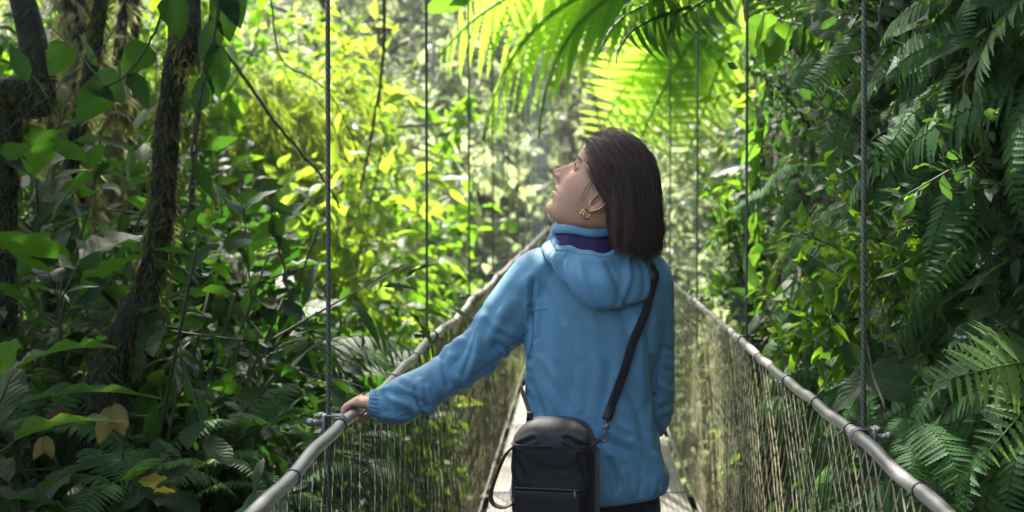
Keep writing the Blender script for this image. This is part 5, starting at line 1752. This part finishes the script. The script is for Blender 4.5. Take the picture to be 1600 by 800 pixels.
# --- trousers and boots
tm = MB()
c, A, B = row(735, 838, 1020, .118); c2, A2, B2 = row(790, 806, 1032, .122); c3, A3, B3 = row(850, 812, 1028, .115)
add_loft(tm, rings([(c, A, B), (c2, A2, B2), (c3, A3, B3)], 40, 2.3))
hx = P(920, 0, PD).x
for sx in (-.088, .088):
    limb(tm, [((hx + sx * .95, PD, .72), .092, .110, (1, 0, 0)), ((hx + sx, PD, .60), .086, .096, (1, 0, 0)), ((hx + sx, PD, .45), .070, .078, (1, 0, 0)), ((hx + sx, PD - .01, .30), .066, .074, (1, 0, 0)), ((hx + sx, PD - .01, .10), .060, .066, (1, 0, 0)), ((hx + sx, PD - .005, .065), .061, .067, (1, 0, 0))], 36)
tm.V = [v - np.array(PO) for v in tm.V]
tme = remesh(tm, .006, 'trousers', M['trousers'], 4)
fold_disp(tme, [([(850, 790), (940, 800)], 5, -4), ([(990, 785), (1020, 800)], 5, 4)], .002)
pobj(tme, 'trousers', M['trousers'])
for sx in (-.088, .088):
    s = MB(); x = hx + sx
    limb(s, [((x, PD - .02, .13), .046, .05, (1, 0, 0)), ((x, PD - .02, .07), .046, .055, (1, 0, 0)), ((x, PD, .03), .046, .085, (1, 0, 0)), ((x, PD + .01, .006), .047, .10, (1, 0, 0))], 30)
    limb(s, [((x, PD - .085, .045), .034, .04, (1, 0, 0)), ((x, PD, .055), .045, .05, (1, 0, 0)), ((x, PD + .09, .04), .048, .034, (1, 0, 0)), ((x, PD + .16, .032), .04, .028, (1, 0, 0)), ((x, PD + .185, .028), .02, .016, (1, 0, 0))], 30)
    s.V = [v - np.array(PO) for v in s.V]
    pobj(remesh(s, .005, 'boot', M['shoe'], 3), 'boot', M['shoe'])

# --- hair: combed strands fall from a parting round the skull
hs = MB()
ec = np.array([.015, 0, .034]); er = np.array([.0910, .0770, .0955])
def push(pl, off):
    q = (pl - ec) / (er + off)
    n = np.linalg.norm(q, axis=-1, keepdims=True)
    return np.where(n < 1, ec + q / np.maximum(n, 1e-6) * (er + off), pl)
down_l = HM.T @ np.array([0, 0, -1.0])
NC, KS, STEP, NS = 640, 19, .0125, 46
R0 = []
while len(R0) < NC:
    d = rng.normal(size=3); d /= np.linalg.norm(d)
    r0 = ec + d * er
    x, y, z = r0
    lim = np.interp(z, [-.06, -.02, .0, .02, .05, .075, .095, .13], [-.045, -.036, -.032, -.004, .058, .092, .101, .09])
    if x > lim or z < -.05: continue
    if abs(y) > .055 and z < .035 and x > -.035: continue
    R0.append(r0)
R0 = np.array(R0)
lay = rng.uniform(.002, .017, NC) + .013 * sst(.02, .10, R0[:, 2]) * (.35 + .65 * sst(-.07, .05, R0[:, 0]))
endz = np.array([P(0, v, 3.13).z for v in 377 + 15 * sst(-.02, -.11, R0[:, 0]) + rng.normal(size=NC) * 7])
rep_ = lambda a: np.repeat(a, KS, 0)
n = NC * KS
cw = rep_(rng.normal(size=(NC, 3)) * .0030); phase = rep_(rng.uniform(0, 6, NC)); amp = rep_(rng.uniform(.0003, .0020, NC))
p = push(rep_(R0) + rng.normal(size=(n, 3)) * .0046, .001)
lays = np.maximum(rep_(lay) + rng.normal(size=n) * .0014, .001)
ez = rep_(endz) + rng.normal(size=n) * .007 + np.where(rng.random(n) < .35, rng.uniform(0, .05, n) , 0)
side = np.where(p[:, 1] > -.012, 1.0, -1.0)
v = np.where((p[:, 2] > .05)[:, None], np.stack([-.75 + 0 * side, .75 * side, .15 + 0 * side], -1), np.stack([-.8 + 0 * side, .25 * side, -.3 + 0 * side], -1))
v /= np.linalg.norm(v, axis=1, keepdims=True)
fly = rng.normal(size=(n, 3)) * np.where(rng.random(n) < .93, .006, .034)[:, None]
live = np.ones(n, bool); cnt = np.zeros(n, int)
PTS = [p.copy()]
for q in range(NS):
    tt = q / 22
    frontp = (p[:, 0] > -.022)[:, None]
    comb = np.array([[-1.0, 0, -.15]]) * frontp * np.where(p[:, 2:3] < .085, 1, .8)
    g_ = down_l[None] * (np.where(frontp, .28, .80) + .8 * min(1, tt * 1.3))
    v = v * .62 + (comb * .35 + g_ * .5) * .6 + fly * .4
    v /= np.linalg.norm(v, axis=1, keepdims=True)
    pn = p + v * STEP
    off = (lays * min(1, .35 + q * .30))[:, None]
    qq = (pn - ec) / (er + off); ln = np.linalg.norm(qq, axis=1, keepdims=True)
    pn = np.where(ln < 1, ec + qq / np.maximum(ln, 1e-6) * (er + off), pn)
    pw = hw(pn)
    ax_ = np.array([nb.x + .006, nb.y]); rel = pw[:, :2] - ax_; rr_ = np.linalg.norm(rel, axis=1, keepdims=True)
    near = (pw[:, 2:3] < HO.z - .03) & (rr_ < .060)
    pw[:, :2] = np.where(near, ax_ + rel / np.maximum(rr_, 1e-5) * .060, pw[:, :2])
    p = np.where(live[:, None], hl(pw), p)
    cnt += live
    live &= pw[:, 2] > ez
    PTS.append(p + cw * min(1, tt) + amp[:, None] * np.sin(phase + q * .5)[:, None] * np.array([[.4, 1, .2]]))
PTS = np.array(PTS)                       # (steps, n, 3)
NR = 16
tq = np.linspace(0, 1, NR)[:, None] * cnt[None]
i0 = np.minimum(tq.astype(int), NS - 1); fr = (tq - i0)[..., None]; ii = np.arange(n)[None]
S3 = PTS[i0, ii] * (1 - fr) + PTS[i0 + 1, ii] * fr
ok = cnt > 4
S3 = hw(S3[:, ok])
n = S3.shape[1]
T3 = np.gradient(S3, axis=0); T3 /= np.maximum(np.linalg.norm(T3, axis=2, keepdims=True), 1e-7)
A3 = np.cross(T3, np.array([.3, 1.0, .2])); A3 /= np.maximum(np.linalg.norm(A3, axis=2, keepdims=True), 1e-7); B3 = np.cross(T3, A3)
rad = np.interp(np.linspace(0, 1, NR), [0, .1, .75, 1], [.0004, .00058, .0005, .00018])[:, None, None] * rng.uniform(.7, 1.2, (1, n, 1))
VV = np.stack([S3 + rad * (math.cos(a) * A3 + math.sin(a) * B3) for a in (0, 2.1, 4.2)], 2)      # (NR, n, 3, 3)
VV = VV.transpose(1, 0, 2, 3).reshape(-1, 3)
a_, b_ = np.meshgrid(np.arange(NR - 1), np.arange(3), indexing='ij'); b2_ = (b_ + 1) % 3
F1 = np.stack([a_ * 3 + b_, a_ * 3 + b2_, (a_ + 1) * 3 + b2_, (a_ + 1) * 3 + b_], -1).reshape(-1, 4)
lockv = np.repeat(np.repeat(rng.random(NC), KS)[ok], NR * 3)
hs.add(VV, (F1[None] + (np.arange(n) * NR * 3)[:, None, None]).reshape(-1, 4), np.stack([lockv, lockv], -1))
# a few loose hairs in front of the ear
for k in range(7):
    q0 = np.array([.022 + rnd.uniform(-.006, .008), .073, .030 + rnd.uniform(-.01, .02)])
    q = smooth_path([q0, q0 + [.003, .001, -.022], q0 + [-.001 + rnd.uniform(-.004, .004), -.001, -.05 - rnd.uniform(0, .02)]], 12)
    hs.tube(hw(q), .0003, 4, cap=False)
pobj(hs, 'hair', M['hair'])

# earring: two slim hoops
for r_, yy_, dx_ in ((.0112, .081, -.002),):
    s = MB(); th = np.linspace(0, 2 * PI, 40)
    for o_ in (0, .0035):
        cen = Vector(hw((.001 + o_, .0815, -.0275))) + Vector((0, 0, -.0100))
        ringp = np.stack([cen.x + (.0068 + o_) * np.cos(th) , cen.y + .0035 * np.cos(th) - o_, cen.z + .0110 * np.sin(th)], -1)
        s.tube(ringp, .0016, 8, cap=False)
    pobj(s, 'earring', M['gold'])

# ------------------------------------------------------------------ the camera bag she carries
BD = 2.985
bag = empty('shoulder_bag', P(868, 846, BD))
tag(bag, 'black camera bag slung across the back of the blue jacket', 'bag')
BO = Vector(bag.location)


def gobj(mb, name, mat, parent=None):
    mb.V = [v - np.array(BO) for v in mb.V]
    return mb.build(name, mat, parent or bag)


by_ = math.radians(-11)
bxv = Vector((math.cos(by_), math.sin(by_), 0)); byv = Vector((-math.sin(by_), math.cos(by_), 0))
def bagring(v, hw_, hd_, n=64, e=5.0, cx=867, bul=0.0):
    c = np.array(P(cx, v, BD))
    t = np.linspace(0, 2 * PI, n, endpoint=False)
    ca = np.sign(np.cos(t)) * np.abs(np.cos(t)) ** (2 / e); sa = np.sign(np.sin(t)) * np.abs(np.sin(t)) ** (2 / e)
    return c + (ca * hw_)[:, None] * np.array(bxv) + (sa * hd_)[:, None] * np.array(byv)
secs = [(846, .080, .050), (843, .088, .058), (836, .092, .062), (810, .0935, .064), (780, .0940, .065), (740, .0935, .066), (705, .093, .066), (690, .0915, .065), (680, .0880, .062), (671, .0810, .056), (663, .0710, .048), (657, .0580, .037), (653, .042, .025), (651, .024, .012), (650.5, .004, .003)]
q = smooth_path(secs, 90)
G = np.array([bagring(v, a, b_, 120, 4.2) for v, a, b_ in q])
nx, nz_ = G[..., 0] - BO.x, G[..., 2]
sl_ = vnoise(nx * 1.0 + G[..., 1] * .6, nz_, .055, 4) * .006 + vnoise(nx, nz_ * 1.3, .024, 6) * .0022
uu = U0 + G[..., 0] / G[..., 1] * FPX; vv_ = V0 - (G[..., 2] - CZ) / G[..., 1] * FPX
for (u0, v0, u1, v1, w_, am) in ((812, 695, 832, 686, 3.5, -.005), (884, 684, 910, 697, 3.5, -.006), (846, 700, 862, 694, 4, .003), (806, 720, 818, 745, 4, -.003), (905, 712, 915, 745, 4, -.003), (840, 745, 895, 742, 4, .002)):
    ax2, ay2 = u1 - u0, v1 - v0
    t2 = np.clip(((uu - u0) * ax2 + (vv_ - v0) * ay2) / (ax2 ** 2 + ay2 ** 2), 0, 1)
    ds = np.hypot(uu - u0 - t2 * ax2, vv_ - v0 - t2 * ay2)
    sl_ = sl_ + am * (np.exp(-(ds / w_) ** 2) - .5 * np.exp(-((ds - 1.8 * w_) / w_) ** 2)) * (G[..., 1] < BD)
cen_ = G.mean(1, keepdims=True)
dr_ = G - cen_; dr_ /= np.maximum(np.linalg.norm(dr_, axis=2, keepdims=True), 1e-6)
G = G + dr_ * sl_[..., None]
m = MB(); add_loft(m, G)
gobj(m, 'bag_body', M['bag'])
# lid edge, zip line round the lid
def bagline(v, k=1.0, r=.0022, frm=0, to=64):
    a = np.interp(v, [s_[0] for s_ in secs[::-1]], [s_[1] for s_ in secs[::-1]]); b_ = np.interp(v, [s_[0] for s_ in secs[::-1]], [s_[2] for s_ in secs[::-1]])
    g_ = bagring(v, a + .0006, b_ + .0006)
    g_ = np.concatenate([g_, g_[:1]])[frm:to + 1]
    return g_
gobj(MB().tube(bagline(690), .0022, 6, cap=False), 'lid_piping', M['webbing'])
# front pocket: slightly proud panel under a zip
t0 = []
for v in np.linspace(754, 838, 12):
    fr = []
    for a in np.linspace(-.83, .80, 24):
        prof = .0700 + .006 * (1 - abs(a) ** 6) * min(1, (v - 750) / 12)
        c = np.array(P(867, v, BD)) + a * .0925 * np.array(bxv) - prof * np.array(byv)
        fr.append(c)
    t0.append(fr)
t0 = np.array(t0)
b2 = t0.copy(); b2 += np.array(byv) * .01
G = np.concatenate([b2[:1], t0, b2[-1:]], 0)
G = np.concatenate([G[:, :1] + np.array(byv) * .012, G, G[:, -1:] + np.array(byv) * .012], 1)
pk = gobj(MB().grid(G), 'front_pocket', M['bag'])
zl = t0[0] - np.array(byv) * .0015
gobj(MB().tube(zl, .0028, 6), 'zip', M['plastic'], pk)
s = MB(); e0 = zl[-3] - np.array(byv) * .004
s.tube([e0, e0 + np.array([.001, -.001, -.012]), e0 + np.array([.002, -.001, -.020])], [.0022, .003, .0022], 6)
gobj(s, 'zip_pull', M['grey_metal'], pk)
# creases pressed in the lid
for (u0, v0, u1, v1) in ((812, 694, 828, 687), (893, 686, 908, 693)):
    pass
# side panel flap on the right
s = MB()
for dz in (0,):
    c = np.array(P(867, 740, BD)) + np.array(bxv) * .0945
    s.box(c - np.array([0, 0, .02]), (.003, .034, .075), R=np.array([bxv, byv, (0, 0, 1)]).T, bev=.0025)
gobj(s, 'side_panel', M['webbing'])


def ribbon(pts, nrm, width, thick):
    """flat strap along pts with surface normals"""
    pts = np.asarray(pts, float); nrm = np.asarray(nrm, float)
    T = np.gradient(pts, axis=0); T /= np.maximum(np.linalg.norm(T, axis=1, keepdims=True), 1e-9)
    S = np.cross(T, nrm); S /= np.maximum(np.linalg.norm(S, axis=1, keepdims=True), 1e-9)
    Nn = np.cross(S, T)
    w, h = width / 2, thick / 2
    b = h * .8
    ring = [(-w, -h + b * .5), (-w + b, -h), (w - b, -h), (w, -h + b * .5), (w, h - b * .5), (w - b, h), (-w + b, h), (-w, h - b * .5)]
    G = np.stack([pts + a * S + c * Nn for a, c in ring], 1)
    m = MB(); add_loft(m, G); return m


# strap over the right shoulder down to the ring
path, nrm = [], []
for u, v in [(1013, 418), (1019, 434), (1012, 462), (1001, 494), (988, 530), (975, 568), (963, 604), (953, 634), (947, 656)]:
    p, n = on_jacket(u, v, .0115); path.append(list(p) + list(n))
q = smooth_path(path, 60)
pts = q[:, :3].copy(); nm = q[:, 3:6].copy()
for _ in range(10):
    pts[1:-1] = (pts[:-2] + 2 * pts[1:-1] + pts[2:]) / 4; nm[1:-1] = (nm[:-2] + 2 * nm[1:-1] + nm[2:]) / 4
nm = nm * .4 + np.array([0, -1, .15]) * .6
back_pts = pts
gobj(ribbon(pts, nm, .021, .0032), 'strap', M['webbing'])
# slider buckle on the strap at the shoulder and its lower end
for i0, i1, nm_ in ((5, 10, 'strap_slider'), (52, 59, 'strap_end')):
    gobj(ribbon(pts[i0:i1] + nm[i0:i1] * .002, nm[i0:i1], .0235, .006), nm_, M['plastic'])
# front run of the strap, round her left side and up across the chest
fp = [P(829, 662, 3.0), P(827, 646, 3.05), P(823, 630, 3.10), P(816, 612, 3.16), P(811, 596, 3.24), P(835, 590, 3.33), P(900, 530, 3.36), P(965, 465, 3.345), P(1003, 425, 3.29), P(1012, 412, 3.235), P(1013, 418, 3.17)]
pts2, nm2 = [], []
for p in smooth_path(fp, 60):
    h = bvh_j.find_nearest(Vector(p) - PO)
    qn = h[1]
    surf = h[0] + qn * .0055 + PO
    k_ = len(pts2)
    surf = Vector(p).lerp(surf, float(sst(17, 26, k_)))
    if k_ < 20: qn = Vector((-.55, -.8, 0)).normalized()
    pts2.append(list(surf)); nm2.append(list(qn))
pts2 = np.array(pts2); nm2 = np.array(nm2)
for _ in range(6):
    pts2[1:-1] = (pts2[:-2] + 2 * pts2[1:-1] + pts2[2:]) / 4; nm2[1:-1] = (nm2[:-2] + 2 * nm2[1:-1] + nm2[2:]) / 4
gobj(ribbon(pts2, nm2, .015, .0032), 'strap', M['webbing'])
# ring hooks both sides
th = np.linspace(-.15 * PI, 1.25 * PI, 26)
c = P(942, 679, 3.03)
s = MB(); s.tube(np.stack([c.x + .0095 * np.sin(th) * .9 + .002, c.y + .010 * np.cos(th) * .2, c.z + .0165 * np.cos(th)], -1), .0028, 8)
s.tube([P(949, 668, 3.05), P(947, 660, 3.07)], .005, 8)
s.tube([P(937, 688, 3.02), P(931, 692, 3.0)], .004, 8)
gobj(s, 'ring_hook', M['grey_metal'])
s = MB(); s.tube(smooth_path([P(828, 668, 2.97), P(825, 655, 2.99), P(828, 645, 3.02)], 10), .004, 8)
s.box(P(828, 652, 2.985), (.007, .004, .012), bev=.002)
gobj(s, 'ring_hook', M['plastic'])
# wrist loop hanging at the left side
lp = [P(804, 696, 2.955), P(789, 712, 2.945), P(776, 742, 2.94), P(767, 772, 2.94), P(771, 787, 2.94), P(784, 793, 2.94), P(797, 790, 2.945), P(806, 778, 2.955), P(810, 752, 2.965)]
q = smooth_path(lp, 44)
T = np.gradient(q, axis=0); T /= np.linalg.norm(T, axis=1, keepdims=True)
nmq = np.cross(T, np.array([.35, 1.0, 0])); nmq /= np.linalg.norm(nmq, axis=1, keepdims=True)
wl = gobj(ribbon(q, nmq, .021, .003), 'wrist_loop', M['loop'])
S_ = np.cross(T, nmq)
gobj(MB().tube(q + S_ * .0104, .0009, 5), 'piping', M['redpipe'], wl)
gobj(MB().tube(q - S_ * .0104, .0009, 5), 'piping', M['redpipe'], wl)

# ------------------------------------------------------------------ damp air between the viewer and the far side
m_, nd, lk = new_mat('haze')
out = nd.new('ShaderNodeOutputMaterial'); pv = nd.new('ShaderNodeVolumePrincipled')
pv.inputs['Color'].default_value = (.9, .93, .9, 1)
pv.inputs['Density'].default_value = .0009
pv.inputs['Anisotropy'].default_value = .35
lk.new(pv.outputs[0], out.inputs['Volume'])
hz = MB().box((0, 48, 16), (76, 64, 26)).build('haze', m_, smooth=False)
tag(hz, 'thin pale humid air filling the gorge', 'haze', kind='stuff')

# ------------------------------------------------------------------ labels that single the plants out
def where(u, v):
    if u < 240: h = 'left of the leaning trunk'
    elif u < 512: h = 'right of the leaning trunk'
    elif u < 667: h = 'between nearest left cables'
    elif u < 900: h = 'beyond the second left cable'
    elif u < 1178: h = "right of the woman's head"
    elif u < 1345: h = 'between nearest right cables'
    else: h = 'right of nearest right cable'
    for lim, w_ in ((60, 'at the top edge'), (200, 'above head height'), (330, 'at head height'), (450, 'at shoulder height'), (600, 'at elbow height'), (720, 'at bag height')):
        if v < lim: return h, w_
    return h, 'at the bottom edge'


def label_all():
    cells = {}
    for o, base, cat, grp, extra in REG:
        o['category'] = cat; o['group'] = grp
        c = o.location.copy()
        if o.name.split('.')[0] in ('forest_tree', 'slender_tree'): c.z += 4
        elif 'shrub' in o.name and 'bank' not in o.name or 'bamboo' in o.name: c.z += 1.7 * o.scale[0]
        uv = pix(c)
        cells.setdefault((base,) + where(*uv), []).append((uv, o))
    num = ['second', 'third', 'fourth', 'fifth', 'sixth', 'seventh', 'eighth', 'ninth', 'tenth']
    for (base, h, w_), L in cells.items():
        L.sort(key=lambda q: q[0][0])
        n = len(L)
        for k, (uv, o) in enumerate(L):
            if n == 1: t = ''
            elif k == 0: t = ', leftmost'
            elif k == n - 1: t = ', rightmost'
            elif n == 3: t = ', middle one'
            else: t = ', %s from left' % num[min(k - 1, 8)]
            o['label'] = '%s %s, %s%s' % (base, w_, h, t)


label_all()
